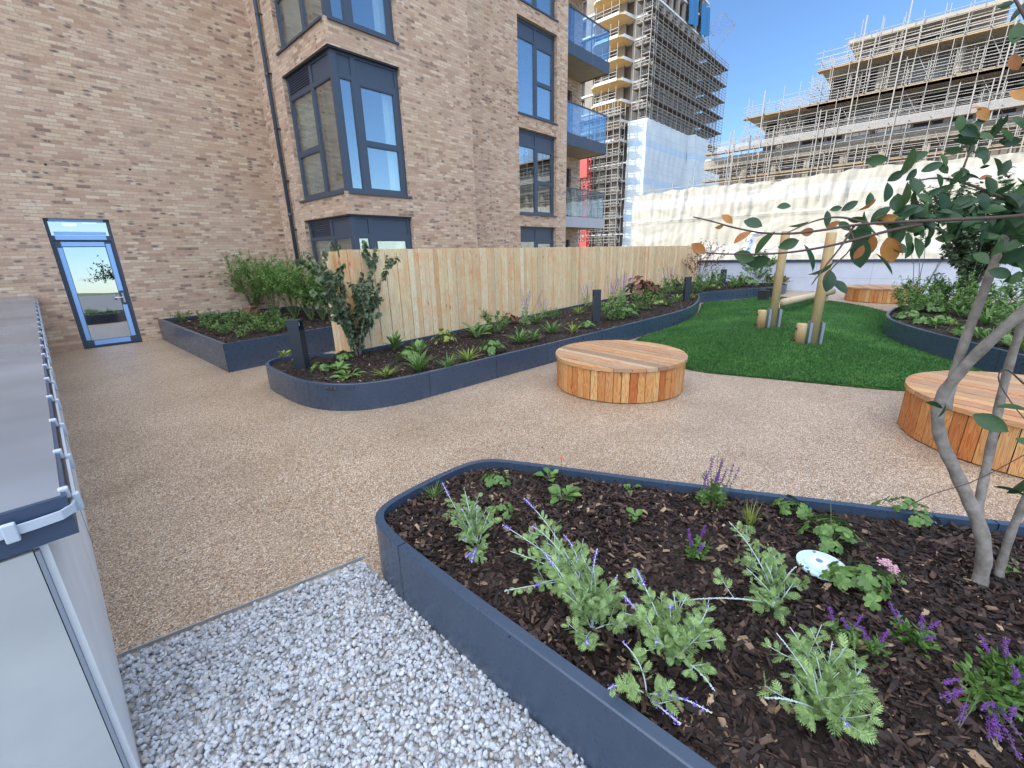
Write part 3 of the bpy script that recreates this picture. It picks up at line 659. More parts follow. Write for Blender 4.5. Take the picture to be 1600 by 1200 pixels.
P = A(P); T = np.gradient(P, axis=0); T /= np.linalg.norm(T, axis=1)[:, None]; N = np.cross(T, A([0, 0, 1.])); hw = .0135
V = np.stack([P-N*.004+A([0, 0, -hw]), P+N*.004+A([0, 0, -hw]), P+N*.004+A([0, 0, hw]), P-N*.004+A([0, 0, hw])], 1).reshape(-1, 3); k = len(P)
i = np.arange(k-1)[:, None]*4; j = np.arange(4)[None]
mb.add(V, np.stack([i+j, i+(j+1) % 4, i+4+(j+1) % 4, i+4+j], -1).reshape(-1, 4)); mb.build('conductor_strip', M['strip'], root)
cl = None
def clip(c, ax):
    mb = MB()
    if ax == 'y':
        mb.box(c[0]-.006, c[0]+.012, c[1]-.011, c[1]+.011, 1.150-.024, 1.150+.034); mb.box(c[0]-.03, c[0]-.0065, c[1]-.011, c[1]+.011, 1.175, 1.21);
    else:
        mb.box(c[0]-.014, c[0]+.014, c[1]-.014, c[1]+.004, 1.150-.028, 1.150+.028)
    o = mb.build('clip', M['strip'], root)
    bv = o.modifiers.new('b', 'BEVEL'); bv.width = .004; bv.segments = 2
for y in (YC+.05, 2.17, 2.64, 3.15, 3.68, 4.2, 4.73, 5.25, 5.8, 6.35, 6.9, 7.5, 8.2, 9, 9.8, 10.7, 11.6, 12.5): clip((-.07, y), 'y')
for x in (-.205, -.72, -1.3): clip((x, YC-.018), 'x')

# ================================================================== FAR PARAPET
root = thing('parapet_wall', 'long white panelled parapet wall with dark capping behind the far bench', 'parapet wall', (22, 0, 0))
mb = MB(); mb.box(22.0, 22.25, -14, 9.6, 0, 1.17); mb.build('wall', M['parapet'], root)
mb = MB()
for y in np.arange(-13, 9.5, 1.8): mb.box(21.996, 21.9995, y, y+.008, 0, 1.168)
mb.box(21.996, 21.9994, -14, 9.6, .55, .556); mb.build('panel_joint', M['seam'], root)
mb = MB(); mb.box(21.93, 22.32, -14, 9.6, 1.172, 1.275); mb.build('capping', M['copside'], root)
mb = MB(); mb.box(21.9, 22.0, -14, 9.6, 1.2755, 1.285); mb.build('capping_edge', M['galv'], root)
mb = MB(); mb.box(-26, 22.2, -14.3, -14.0, -9, 1.2)
tag(mb.build('rear_parapet_wall', M['seam'], origin=(0, -14, 0)), 'white parapet wall closing the terrace behind the camera', 'parapet wall')

# ================================================================== OUR BRICK BUILDING
BR = thing('brick_building', 'tan speckled brick apartment block with grey corner windows and glass balconies', 'building', (0, 13.5, 0))
def wall_holes(mb, O, U, N, s0, s1, z0, z1, holes, depth=.12):
    ss = sorted({s0, s1, *[h[0] for h in holes], *[h[1] for h in holes]}); zs = sorted({z0, z1, *[h[2] for h in holes], *[h[3] for h in holes]})
    O, U, N = A(O, float), A(U, float), A(N, float); Zv = A([0, 0, 1.]); fl = np.dot(np.cross(U, Zv), N) < 0
    def quad(*p): mb.add(p[::-1] if fl else p, [[0, 1, 2, 3]])
    for a, b in zip(ss, ss[1:]):
        for c, d in zip(zs, zs[1:]):
            m, k = (a+b)/2, (c+d)/2
            if any(h[0] < m < h[1] and h[2] < k < h[3] for h in holes): continue
            quad(O+U*a+Zv*c, O+U*b+Zv*c, O+U*b+Zv*d, O+U*a+Zv*d)
    for h in holes:
        a, b, c, d = h[:4]; I = -N*depth; sides = h[4] if len(h) > 4 else 'lrtb'
        if 'l' in sides: quad(O+U*a+Zv*c, O+U*a+Zv*d, O+U*a+Zv*d+I, O+U*a+Zv*c+I)
        if 'r' in sides: quad(O+U*b+Zv*d, O+U*b+Zv*c, O+U*b+Zv*c+I, O+U*b+Zv*d+I)
        quad(O+U*a+Zv*d, O+U*b+Zv*d, O+U*b+Zv*d+I, O+U*a+Zv*d+I)
        quad(O+U*b+Zv*c, O+U*a+Zv*c, O+U*a+Zv*c+I, O+U*b+Zv*c+I)
YA, XC, YB1, XB1, YB2, XB2, YB3, XB3 = 13.5, 5.1, 9.67, 9.0, 11.06, 15.27, 13.2, 19.35
FZ = [3.215*k for k in (-1, 0, 1, 2, 3)]
dx0, dx1, dzt = .39, 1.42, 2.76
mb = MB()
wall_holes(mb, (0, YA, 0), (1, 0, 0), (0, -1, 0), -28, XC, -.3, HB, [(dx0, dx1, 0, dzt)], .11)
cw = [(YB1, 12.05, 3.24+z, 5.98+z, 'r') for z in FZ]; cb = [(XC, 6.8, 3.24+z, 5.98+z, 'r') for z in FZ]
wall_holes(mb, (XC, 0, 0), (0, 1, 0), (-1, 0, 0), YB1, YA, -.3, HB, cw, .22)
wall_holes(mb, (0, YB1, 0), (1, 0, 0), (0, -1, 0), XC, XB1, -.3, HB, cb, .22)
wall_holes(mb, (XB1, 0, 0), (0, 1, 0), (1, 0, 0), YB1, YB2, -.3, HB, [])
w2 = [(12.47, 14.62, 3.2+z, 5.98+z) for z in FZ]
wall_holes(mb, (0, YB2, 0), (1, 0, 0), (0, -1, 0), XB1, XB2, -.3, HB, w2, .14)
wall_holes(mb, (XB2, 0, 0), (0, 1, 0), (1, 0, 0), YB2, YB3, -.3, HB, [])
w3 = [(16.3, 18.6, 3.25+z, 5.6+z) for z in FZ]
wall_holes(mb, (0, YB3, 0), (1, 0, 0), (0, -1, 0), XB2, XB3, -9, HB, w3, .14)
wall_holes(mb, (XB3, 0, 0), (0, 1, 0), (1, 0, 0), YB3, 34, -9, HB, [])
wall_holes(mb, (-28, 0, 0), (0, 1, 0), (-1, 0, 0), YA, 34, -9, HB, [])
wall_holes(mb, (0, 34, 0), (1, 0, 0), (0, 1, 0), -28, XB3, -9, HB, [])
mb.build('wall', M['brick'], BR)
mb = MB(); mb.ngon([(-28, YA, HB), (XC, YA, HB), (XC, YB1, HB), (XB1, YB1, HB), (XB1, YB2, HB), (XB2, YB2, HB), (XB2, YB3, HB), (XB3, YB3, HB), (XB3, 34, HB), (-28, 34, HB)]); mb.build('roof', M['concrete'], BR)
mb = MB(); mb.ngon([(XC+.01, YB1+.01, .0), (XB1, YB1+.01, .0), (XB1, 20, .0), (XC+.01, 20, 0)]); mb.build('floor_slab', M['concrete'], BR)
# rooms behind the windows
def room(x0, x1, y0, y1, z0, z1):
    mb = MB(); v = [(x, y, z) for z in (z0, z1) for y in (y0, y1) for x in (x0, x1)]
    mb.add(v, [[0, 1, 3, 2], [4, 6, 7, 5], [2, 3, 7, 6], [1, 5, 7, 3], [0, 2, 6, 4]]); return mb
def window(O, U, N, w, z0, z1, cells, inset_, sill=True, depth=.07, wood=None):
    """cells: (s0,s1,za,zb,kind) kind in pane / panel / louvre; frame members fill the rest"""
    O, U, N = A(O, float), A(U, float), A(N, float); O = O-N*inset_
    ss = sorted({0., w, *[c[0] for c in cells], *[c[1] for c in cells]}); zs = sorted({z0, z1, *[c[2] for c in cells], *[c[3] for c in cells]})
    fr = MB(); fr.obox(O, U, N, 0, w, z0, z0+.001, -depth, -.001)
    def ok(a, b, c, d):
        m, k = (a+b)/2, (c+d)/2; return any(h[0] < m < h[1] and h[2] < k < h[3] for h in cells)
    G = [[not ok(a, b, c, d) for c, d in zip(zs, zs[1:])] for a, b in zip(ss, ss[1:])]
    Z = A([0, 0, 1.])
    for i in range(len(ss)-1):                              # merge solid runs vertically
        j = 0
        while j < len(zs)-1:
            if G[i][j]:
                k = j
                while k+1 < len(zs)-1 and G[i][k+1]: k += 1
                fr.obox(O, U, N, ss[i], ss[i+1], zs[j], zs[k+1], -depth, 0); j = k
            j += 1
    f = fr.build('window', M['frame'], BR)
    for c in cells:
        a, b, d, e, kind = c
        if kind == 'pane':
            m = MB(); m.obox(O, U, N, a+.001, b-.001, d+.001, e-.001, -.040, -.030); m.build('pane', M['glass'], f)
            m = MB(); t = .018                               # glazing bead
            m.obox(O, U, N, a, a+t, d, e, -.028, -.006); m.obox(O, U, N, b-t, b, d, e, -.028, -.006); m.obox(O, U, N, a+t, b-t, d, d+t, -.028, -.006); m.obox(O, U, N, a+t, b-t, e-t, e, -.028, -.006)
            m.build('glazing_bead', M['frame'], f)
        elif kind == 'panel':
            m = MB(); m.obox(O, U, N, a+.001, b-.001, d+.001, e-.001, -.05, -.022); m.build('spandrel_panel', M['frame'], f)
        else:
            m = MB(); m.obox(O, U, N, a+.001, b-.001, d+.001, e-.001, -.055, -.05); k = 7
            for q in range(k):
                zz = d+(e-d)*(q+.25)/k; m.obox(O, U, N, a+.01, b-.01, zz, zz+.018, -.045, -.004)
            m.build('louvre', M['frame'], f)
    if sill:
        m = MB(); m.obox(O, U, N, -.03, w+.03, z0-.045, z0-.003, -.05, inset_+.045); m.build('window_sill', M['frame'], f)
    return f
def curtain(O, U, N, s0, s1, z0, z1, back=.22):
    O, U, N = A(O, float), A(U, float), A(N, float); n = 40; s = np.linspace(s0, s1, n); off = -back-.025*np.sin(s*58)-.01*np.sin(s*23)
    P = O+U*s[:, None]+N*off[:, None]; m = MB(); v = np.concatenate([P+A([0, 0, z0]), P+A([0, 0, z1])]); i = np.arange(n-1)
    m.add(v, np.stack([i, i+1, i+1+n, i+n], 1)); m.build('curtain', M['curtain'], BR, True)
for z in FZ[:4]:
    zb, zt = 3.24+z, 5.98+z
    ins = .10
    # corner window, fence-facing leaf (along +X) and side leaf (along +Y)
    O = (XC+ins, YB1, 0); W = 6.8-XC-ins
    window(O, (1, 0, 0), (0, -1, 0), W, zb, zt, [(.13, .42, zt-.42, zt-.08, 'panel'), (.13, .42, zb+.07, zt-.50, 'pane'), (.54, W-.10, zt-.42, zt-.08, 'panel'), (.60, W-.15, zb+1.10, zt-.56, 'pane'), (.60, W-.15, zb+.10, zb+1.0, 'pane')], ins)
    O = (XC, YB1+ins, 0); W = 12.05-YB1-ins
    window(O, (0, 1, 0), (-1, 0, 0), W, zb, zt, [(.10, .95, zt-.42, zt-.08, 'panel'), (.10, .95, zb+.07, zt-.50, 'pane'), (1.08, W-.10, zt-.42, zt-.08, 'louvre'), (1.08, W-.10, zb+1.10, zt-.50, 'pane'), (1.08, W-.10, zb+.10, zb+1.0, 'pane')], ins)
    mb = MB(); mb.box(XC+ins-.012, XC+ins+.10, YB1+ins-.012, YB1+ins+.1, zb-.002, zt-.001); mb.build('corner_post', M['frame'], BR)
    mb = MB(); mb.box(XC+.02, 6.79, YB1+.02, YB1+.09, zt-.030, zt-.002); mb.box(XC+.02, XC+.09, YB1+.0902, 12.04, zt-.030, zt-.002); mb.build('lintel_trim', M['bollard'], BR)
    room(XC+.28, XB1-.3, YB1+.28, 13.2, zb-.1, zt+.1).build('room', M['room'], BR)
    curtain((XC, YB1, 0), (1, 0, 0), (0, -1, 0), 1.35, 1.68, zb, zt-.3, .3)
    curtain((XC, YB1, 0), (0, 1, 0), (-1, 0, 0), .98, 1.06, zb, zt-.3, .3)
    curtain((XC, YB1, 0), (0, 1, 0), (-1, 0, 0), 1.1, 2.3, zb, zt-.3, .22)
    zb = 3.2+z
    window((12.47, YB2, 0), (1, 0, 0), (0, -1, 0), 2.15, zb, zt, [(.09, 1.0, zt-.46, zt-.10, 'panel'), (.09, 1.0, zb+.06, zt-.53, 'pane'), (1.10, 2.05, zt-.46, zt-.10, 'panel'), (1.15, 2.0, zb+1.18, zt-.60, 'pane'), (1.15, 2.0, zb+.10, zb+1.08, 'pane')], .13)
    room(12.3, 14.8, YB2+.25, YB2+4, zb-.1, zt+.1).build('room', M['room'], BR)
    curtain((12.47, YB2, 0), (1, 0, 0), (0, -1, 0), .05, .25, zb, zt-.3, .3)
    zb = 3.25+z
    window((16.3, YB3, 0), (1, 0, 0), (0, -1, 0), 2.3, zb, 5.6+z, [(.08, 1.1, zb+.08, 5.5+z, 'pane'), (1.2, 2.2, zb+.08, 5.5+z, 'pane')], .13, False)
    room(16.2, 18.8, YB3+.25, YB3+4, zb-.1, 5.7+z).build('room', M['room'], BR)
# balconies
for k, zb in enumerate((-.34, 2.86, 6.07, 9.26, 12.4)):
    y0, y1, x0, x1 = 11.72, YB3-.002, XB2+.002, 19.26; fz = zb+.43
    fas = M['greyfascia'] if k < 2 else M['frame']
    mb = MB(); mb.box(x0, x1, y0+.02, y1, zb+.03, fz-.03); o = mb.build('balcony', M['soffit'], BR)
    mb = MB(); mb.box(x0, x1+.02, y0-.01, y0+.018, zb, fz); mb.box(x1+.001, x1+.02, y0+.0185, y1, zb, fz); mb.build('fascia', fas, o)
    mb = MB()
    for xs in (x0+1.33, x0+2.66): mb.box(xs, xs+.006, y0-.0125, y0-.0105, zb, fz)
    mb.build('fascia_joint', M['seam'], o)
    mb = MB(); mb.box(x0, x1-.02, y0+.03, y0+.045, fz+.05, fz+1.12); mb.build('glass_panel', M['balglass'], o)
    mb = MB(); mb.box(x1-.015, x1, y0+.05, y1, fz+.05, fz+1.12); mb.build('glass_panel', M['balglass'], o)
    mb = MB(); mb.box(x0, x1+.01, y0+.01, y0+.06, fz+1.122, fz+1.165); mb.box(x1-.035, x1+.012, y0+.0605, y1, fz+1.122, fz+1.165)
    for xs in np.linspace(x0+.05, x1-.03, 4): mb.box(xs-.02, xs+.02, y0+.046, y0+.07, fz-.02, fz+1.121)
    mb.build('handrail', M['frame'], o)
# drainpipe
mb = MB(); yp = 12.66; xp = XC-.085
mb.tube([(xp, yp, .40), (xp, yp, HB-.1)], .047, 16)
for z in np.arange(2.9, HB, 3.2): mb.tube([(xp, yp, z), (xp, yp, z+.09)], .056, 16)
dp = mb.build('drainpipe', M['frame'], BR, True)
for z in np.arange(1.35, HB, 1.2):
    mb = MB(); mb.tube([(xp, yp, z), (xp, yp, z+.05)], .053, 14); mb.tube([(XC+.002, yp-.075, z+.025), (xp, yp-.075, z+.025)], .018, 8); mb.box(xp-.01, xp+.01, yp-.08, yp-.04, z, z+.05); mb.build('pipe_bracket', M['bollard'], dp)
# door
O = A([dx0, YA+.07, 0]); W = dx1-dx0; U = A([1., 0, 0]); N = A([0, -1., 0])
def pz(*a): m = MB(); [m.obox(O, U, N, *q) for q in a]; return m
dr = pz((0, .055, 0, dzt, -.08, 0), (W-.055, W, 0, dzt, -.08, 0), (.0555, W-.0555, dzt-.06, dzt, -.08, 0), (.0555, W-.0555, 2.32, 2.42, -.08, 0), (.0555, W-.0555, 0, .03, -.08, .02),
        (.06, .17, .035, 2.30, -.06, -.012), (W-.17, W-.06, .035, 2.30, -.06, -.012), (.1705, W-.1705, .035, .16, -.06, -.012), (.1705, W-.1705, 2.19, 2.30, -.06, -.012)).build('door', M['frame'], BR)
m = MB(); q = [O+U*a+N*(b+(-.055 if z > 1 else 0))+A([0, 0, z]) for z in (.16, 2.19) for b in (-.038, -.03) for a in (.17, W-.17)]
m.add(q, [[0, 1, 3, 2], [4, 6, 7, 5], [2, 3, 7, 6], [0, 4, 5, 1], [0, 2, 6, 4], [1, 5, 7, 3]]); m.build('pane', M['doorglass'], dr)
pz((.06, W-.06, 2.42, dzt-.06, -.04, -.03)).build('pane', M['doorglass'], dr)
fm = pz((.085, .16, .17, 2.17, -.0115, -.009), (W-.165, W-.085, .17, .90, -.0115, -.009), (W-.165, W-.085, 1.22, 2.25, -.0115, -.009), (.20, W-.20, .045, .15, -.0115, -.009), (.16, W-.18, 2.2, 2.29, -.0115, -.009), (.10, W-.12, 2.335, 2.415, .001, .003), (.08, W-.1, dzt-.055, dzt-.005, .001, .003),
        (.10, W-.10, 2.43, 2.50, -.0285, -.027)).build('protective_film', M['film'], dr)
m = MB(); c = O+U*(W-.115); m.obox(c, U, N, -.018, .018, .95, 1.17, -.011, -.002); m.tube([c+A([0, -.012, 1.07])*1, c+A([0, -.05+.0, 1.07])], .011, 8); m.tube([c+A([0, -.05, 1.07]), c+A([-.15, -.05, 1.07])], .010, 8); m.build('handle', M['steel'], dr)
room(dx0-.6, dx1+.8, YA+.2, YA+5, -.02, 2.9).build('hallway', M['room'], BR)
for x, y in ((.75, 15.2), (1.25, 15.6), (.95, 16.8)):
    m = MB(); m.cyl((x, y), .14, 2.80, 2.86, 20); m.build('ceiling_lamp', M['lit'], BR)
for (x, y) in ((71, 257), (203, 265)):
    d = ray(x, y); t = YA/d[1]; p = A([d[0]*t, YA, d[2]*t+H]); m = MB(); m.tube([p-A([0, .004, 0]), p+A([0, .01, 0])], .022, 8); m.build('vent_hole', M['rubber'], BR)

# ================================================================== CONSTRUCTION SITE
def scaffold(mbP, mbD, O, U, N, s0, s1, z0, z1, lift=3.05, bay=2.1, depth=1.3, r=.035, rails=(.5, 1.), deckmat=True, extra=1.2, jitter=.15, every=1, half=False):
    O, U, N = A(O, float), A(U, float), A(N, float); Z = A([0, 0, 1.]); p0, p1 = [], []
    ss = np.arange(s0, s1+.01, bay)
    for s in ss:
        for d in (0, depth):
            b = O+U*(s+rng.uniform(-jitter, jitter))+N*d; p0.append(b+Z*z0); p1.append(b+Z*(z1+rng.uniform(.2, 1)*extra))
    zz = np.arange(z0, z1+.01, lift)
    for z in zz:
        for d in (0, depth):
            for q in (0,)+tuple(rails)+((1.55, 2.1) if half else ()):
                if z+q > z1+1.1: continue
                p0.append(O+U*s0+N*d+Z*(z+q)); p1.append(O+U*s1+N*d+Z*(z+q))
        for s in ss: p0.append(O+U*s+Z*z-N*.2); p1.append(O+U*s+N*(depth+.3)+Z*z)
    for z in zz[:-1]:
        for s in ss[::3]:
            if s+bay <= s1+.1: p0.append(O+U*s+N*depth+Z*z); p1.append(O+U*(s+bay)+N*depth+Z*(z+lift))
    mbP.sticks(p0, p1, r)
    if mbD is not None:
        for z in zz:
            q = MB(); q.obox(O, U, N, s0, s1, z-.16, z-.04, .02, depth-.02); mbD.append(q)
# --- stepped concrete block, face along Y at X=62
root = thing('stepped_building_site', 'unfinished stepped concrete block wrapped in scaffolding behind the cream sheeting', 'building', (62, 4, -9))
fl = MB(); XF = 62.
levels = [(11.4, 12.35, 23.0, -40), (16.05, 16.35, 18.2, -40), (19.15, 19.5, 11.5, -6), (21.3, 21.6, 9.6, -1.5)]
for z0, z1, ya, yb in levels: fl.box(XF-.4, XF+14, yb, ya, z0, z1)
fl.build('floor_slab', M['cream'], root)
lo = MB(); lo.box(XF+1.2, XF+14, -40, 21.5, -9, 11.4); lo.build('lower_storeys', M['brownwall'], root)
w = MB(); boxes = []
for (z0, z1, ya, yb) in ((12.35, 16.05, 17.0, -40), (16.35, 19.15, 11.0, -6), (19.5, 21.3, 8.8, -1.5)):
    w.box(XF+2.2, XF+14, yb, ya, z0, z1); y = ya
    while y > yb+2:
        k = rng.uniform(1.2, 2.2); kind = rng.random()
        if kind < .42: boxes.append(('opening', M['void'], (XF+2.15, XF+2.19, y-k, y, z0+.1, z1-.25)))
        elif kind < .8: boxes.append(('wall_board', M['grayboard'], (XF+1.7, XF+1.9, y-k-.9, y, z0, z1-.5))); k += .9
        else: boxes.append(('column', M['cream'], (XF+.6, XF+1.1, y-.5, y, z0, z1)))
        y -= k+rng.uniform(.15, .8)
for y in np.arange(-38, 21, 3.3): boxes.append(('column', M['cream'], (XF+.2, XF+.7, y, y+.55, 6, 11.4)))
w.build('concrete_wall', M['concrete'], root)
for nm_, mt_, bb in boxes: q = MB(); q.box(*bb); q.build(nm_, mt_, root)
sl = MB(); sl.box(XF-.46, XF-.41, -40, 22.9, 12.36, 12.55); sl.build('edge_board', M['parapet'], root)
P = MB(); D = []
scaffold(P, D, (XF-1.9, 0, 0), (0, 1, 0), (1, 0, 0), -40, 22.5, 9.9, 13.3, 3.1, 1.5, 1.2, .034, extra=1.6, half=True)
scaffold(P, D, (XF-1.6, 0, 0), (0, 1, 0), (1, 0, 0), -38, 18.6, 13.2, 16.4, 3.0, 1.7, 1.1, .034, extra=2.2, half=True)
scaffold(P, D, (XF-1.5, 0, 0), (0, 1, 0), (1, 0, 0), -30, 12.4, 16.2, 17.2, 3.0, 1.5, 1.1, .036, extra=2.8, half=True)
scaffold(P, D, (XF-1.5, 0, 0), (0, 1, 0), (1, 0, 0), -2.2, 11.8, 16.2, 19.6, 3.1, 1.6, 1.1, .034, extra=2.2, half=True)
scaffold(P, D, (XF-1.3, 0, 0), (0, 1, 0), (1, 0, 0), -2.0, 9.9, 19.4, 21.2, 2.2, 1.5, 1.1, .034, extra=2.0, half=True)
scaffold(P, D, (XF+1.5, 0, 0), (0, 1, 0), (1, 0, 0), 18.5, 22.3, 12.4, 13.4, 2.1, 1.4, 3., .034, extra=1.6, half=True)
scaffold(P, D, (XF+1.5, 0, 0), (0, 1, 0), (1, 0, 0), 12.5, 15.5, 16.3, 18.2, 2.1, 1.4, 3., .034, extra=1.4, half=True)
scaffold(P, None, (XF+3, 0, 0), (0, 1, 0), (1, 0, 0), -2.0, 13, 16.4, 22.0, 2.4, 2.4, 4., .035, extra=1.2)
for s in range(26):                                        # bare tops of standards
    y = rng.uniform(-36, 21); zt = 13.2+rng.uniform(.8, 2.2); P.sticks([(XF-2, y, 9.)], [(XF-2, y, zt)], .055)
for s in (16.5, 8.3, 5.1, -2.0): P.sticks([(XF-1.7, s, 12)], [(XF-1.7, s, {16.5: 18.5, 8.3: 22.9, 5.1: 23.6, -2.0: 23.2}[s])], .07)
P.build('scaffold_tubes', M['pole'], root); [q.build('scaffold_boards', M['deck'], root) for q in D]
n_ = MB(); n_.box(XF-1.95, XF-1.93, -40, 21, 12.75, 13.5); 
mesh_m, nt, b = newmat('guard_mesh', (.45, .43, .4), .7); t = nd(nt, 'ShaderNodeBsdfTransparent'); mx = nd(nt, 'ShaderNodeMixShader', {0: .6, 1: b.outputs[0], 2: t.outputs[0]}); nt.links.new(mx.outputs[0], nt.nodes['Material Output'].inputs[0])
n_.build('guard_mesh', mesh_m, root)
# --- cream sheeting
root = thing('scaffold_sheeting', 'cream wrinkled scaffold sheeting wall hung below the stepped building site', 'sheeting', (57, 0, -9))
ys = np.arange(-45, 30.25, .2); zs = np.concatenate([np.arange(-9, -1, 1.), np.arange(-1, 9.01, .2)]); Yg, Zg = np.meshgrid(ys, zs, indexing='ij')
bay = (Yg-30.2)/2.6; fb = bay-np.floor(bay)
tone = np.zeros_like(Yg); cell = np.floor(bay); lift = np.where(Zg > 5.2, 1, 0)
ph = np.sin(cell*12.9+lift*7.7)*3
diag = Yg*2.6*np.cos(ph)+(Zg)*3.2*np.sin(ph)
Xd = -.5*np.sin(np.pi*fb)**2*np.cos(ph*.7)*.25+.045*np.sin(diag*1.1+cell)*np.abs(np.sin(cell*5.1))+.02*np.sin(diag*2.9+ph)+.03*np.sin(Yg*7+np.sin(Zg*.5+cell)*2+cell)+.035*np.sin(Yg*3.4+Zg*.3+ph)
Xd += np.where(Zg > 5.2, 1., .5)*(.05*np.sin(Yg*5.3+Zg*.9*np.sin(cell*3.3)+cell)*np.clip(np.sin(cell*2.1+lift)+.6, 0, 1)+.03*np.sin(Yg*11+Zg*1.7*np.sin(cell*1.7)))*2.6
Xd += np.where(np.abs(Zg-5.2) < .15, -.12, 0)
top = 8.85+.18*np.sin(np.pi*fb)*-1+.12*np.sin(Yg*.35)
k = (Zg > 8.3); Zs = np.where(k, 8.3+(Zg-8.3)*(top-8.3)/.7, Zg)
mb = MB(); nz = len(zs); i = np.arange(len(ys)-1)[:, None]*nz; j = np.arange(nz-1)[None]
mb.add(np.stack([57+Xd, Yg, Zs], 2).reshape(-1, 3), np.stack([i+j, i+j+1, i+nz+j+1, i+nz+j], -1).reshape(-1, 4)[:, ::-1]); mb.build('sheet', M['creamsheet'], root, True)
P = MB(); p0 = []; p1 = []
for y in np.arange(30.2, -45, -2.6):
    p0.append((57.25, y, -9)); p1.append((57.25, y, 9.2+rng.uniform(.2, 2.4)))
    if rng.random() < .6: yy = y-rng.uniform(.4, 2); p0.append((57.4, yy, 6)); p1.append((57.4, yy, 9.2+rng.uniform(.2, 1.6)))
for z in (8.7, 9.15, 5.2): p0.append((57.3, -45, z)); p1.append((57.3, 30.2, z))
P.sticks(p0, p1, .045); P.build('scaffold_tubes', M['pole'], root)
# the sheeting turns the corner at its far end
mb = MB(); mb.box(57, 64, 30.2, 30.25, -9, 8.6); mb.build('end_sheet', M['creamsheet'], root)
# --- lifting arm with lettering
root = thing('lifting_arm', 'white slanted lifting arm with dark letters standing before the cream sheeting', 'lifting arm', (50, 12.9, -9))
def hitX(x, y, X): d = ray(x, y); t = X/d[0]; return A([X, d[1]*t, d[2]*t+H])
a = hitX(1165, 398, 50.); b = hitX(1176, 366, 50.); c = hitX(1193, 363, 50.)
mb = MB(); mb.tube([a+(a-b)*4, b], .34, 4); mb.build('boom', M['white'], root)
mb = MB(); mb.tube([b+A([0, .2, 0]), c], [.36, .28], 4); mb.build('head', M['white'], root)
mb = MB(); mb.tube([(50, a[1]+1.3, -9), a+(a-b)*4], [.6, .4], 8); mb.build('mast', M['white'], root)
ax = (b-a)/np.linalg.norm(b-a)
for i, (s, ch) in enumerate(((.42, 'N'), (1.35, 'S'))):
    cu = bpy.data.curves.new('lettering', 'FONT'); cu.body = ch; cu.size = .95; cu.extrude = .01; cu.align_x = 'CENTER'; cu.align_y = 'CENTER'
    o = bpy.data.objects.new('lettering', cu); C.objects.link(o); cu.materials.append(M['net'])
    p = a+ax*s+A([-.31, 0, 0])
    xdir = Vector(ax); nrm = Vector((-1, 0, 0)); ydir = nrm.cross(xdir); m4 = Matrix((xdir, ydir, nrm)).transposed().to_4x4(); m4.translation = Vector(p-A([50, 12.9, -9])); o.parent = root; o.matrix_local = m4; bpy.context.view_layer.update(); me_ = bpy.data.meshes.new_from_object(o); o2 = bpy.data.objects.new('letter', me_); C.objects.link(o2); o2.parent = root; o2.matrix_local = m4; bpy.data.objects.remove(o)

# --- tower
root = thing('tower_building_site', 'tall unfinished tower in scaffolding with pale blue sheeting round its base', 'tower', (90, 50, -9))
X0, X1, Y0, Y1 = 77., 102., 40., 62.
fl = MB(); wl = MB(); vo = MB(); LZ = 26.2-3.05*11
zs = [LZ+3.05*k for k in range(24)]
for z in zs:
    fl.box(X0, X1, Y0, Y1, z-.28, z)
    wl.box(X0+1.0, X1-1, Y0+1.0, Y1-1, z, z+2.77)
fl.build('floor_slab', M['whiteedge'], root); wl.build('storey_wall', M['brownwall'], root)
for x in np.arange(X0+.4, X1-.5, 2.7): co = MB(); co.box(x, x+.8, Y0+.15, Y0+.6, zs[0], zs[-1]+.5); co.build('column', M['concrete'], root)
for y in np.arange(Y0+.9, Y1-.5, 3.1): co = MB(); co.box(X0+.15, X0+.6, y, y+1.7, zs[0], zs[-1]+.5); co.build('column', M['concrete'], root)
for z in zs[15:]:
    for x in np.arange(X0+1.4, X1-1.5, 2.7):
        if rng.random() < .55: vv = MB(); vv.box(x, x+1.3, Y0+.95, Y0+.99, z+.1, z+2.4); vv.build('opening', M['void'], root)
for z in zs[9:]:
    mb = MB(); p = [(X0, 42.2), (74.2, 42.6), (73.6, 43.4), (73.6, 47.6), (74.3, 48.6), (X0, 50.0)]
    n = len(p); v = [(x, y, z-.30) for x, y in p]+[(x, y, z) for x, y in p]
    mb.add(v[:n], [list(range(n))]); mb.add(v[n:], [list(range(n))[::-1]])
    mb.add(v, [[i, (i+1) % n, (i+1) % n+n, i+n] for i in range(n)]); b_ = mb.build('balcony', M['ply'], root)
    q = MB(); q.obox((73.55, 43.3, 0), (0, 1, 0), (1, 0, 0), 0, 4.4, z-.32, z+.12, 0, .04); q.obox((X0, 42.15, 0), (-.99, .14, 0), (.14, .99, 0), 0, 2.9, z-.32, z+.12, 0, .04); q.build('edge_board', M['whiteedge'], b_)
    q = MB(); p0 = []; p1 = []
    for y in np.linspace(43.3, 47.6, 4): p0.append((73.6, y, z)); p1.append((73.6, y, z+1.9))
    for zz in (.5, 1.0): p0.append((73.6, 43.3, z+zz)); p1.append((73.6, 47.6, z+zz))
    q.sticks(p0, p1, .05); q.build('guard_rail', M['pole'], b_)
P = MB(); D = []
scaffold(P, D, (75.7, 38.6, 0), (1, 0, 0), (0, 1, 0), 0, 36.3, 26.2-3.05*12, 38.4, 3.05, 2.0, 1.3, .05, extra=2.0, half=True)
scaffold(P, D, (103.5, 39.9, 0), (1, 0, 0), (0, 1, 0), 0, 8.6, 22.9, 38.4, 3.05, 2.0, 4.5, .045, extra=2.4)
P.build('scaffold_tubes', M['pole'], root); [q.build('scaffold_boards', M['darkdeck'], root) for q in D]
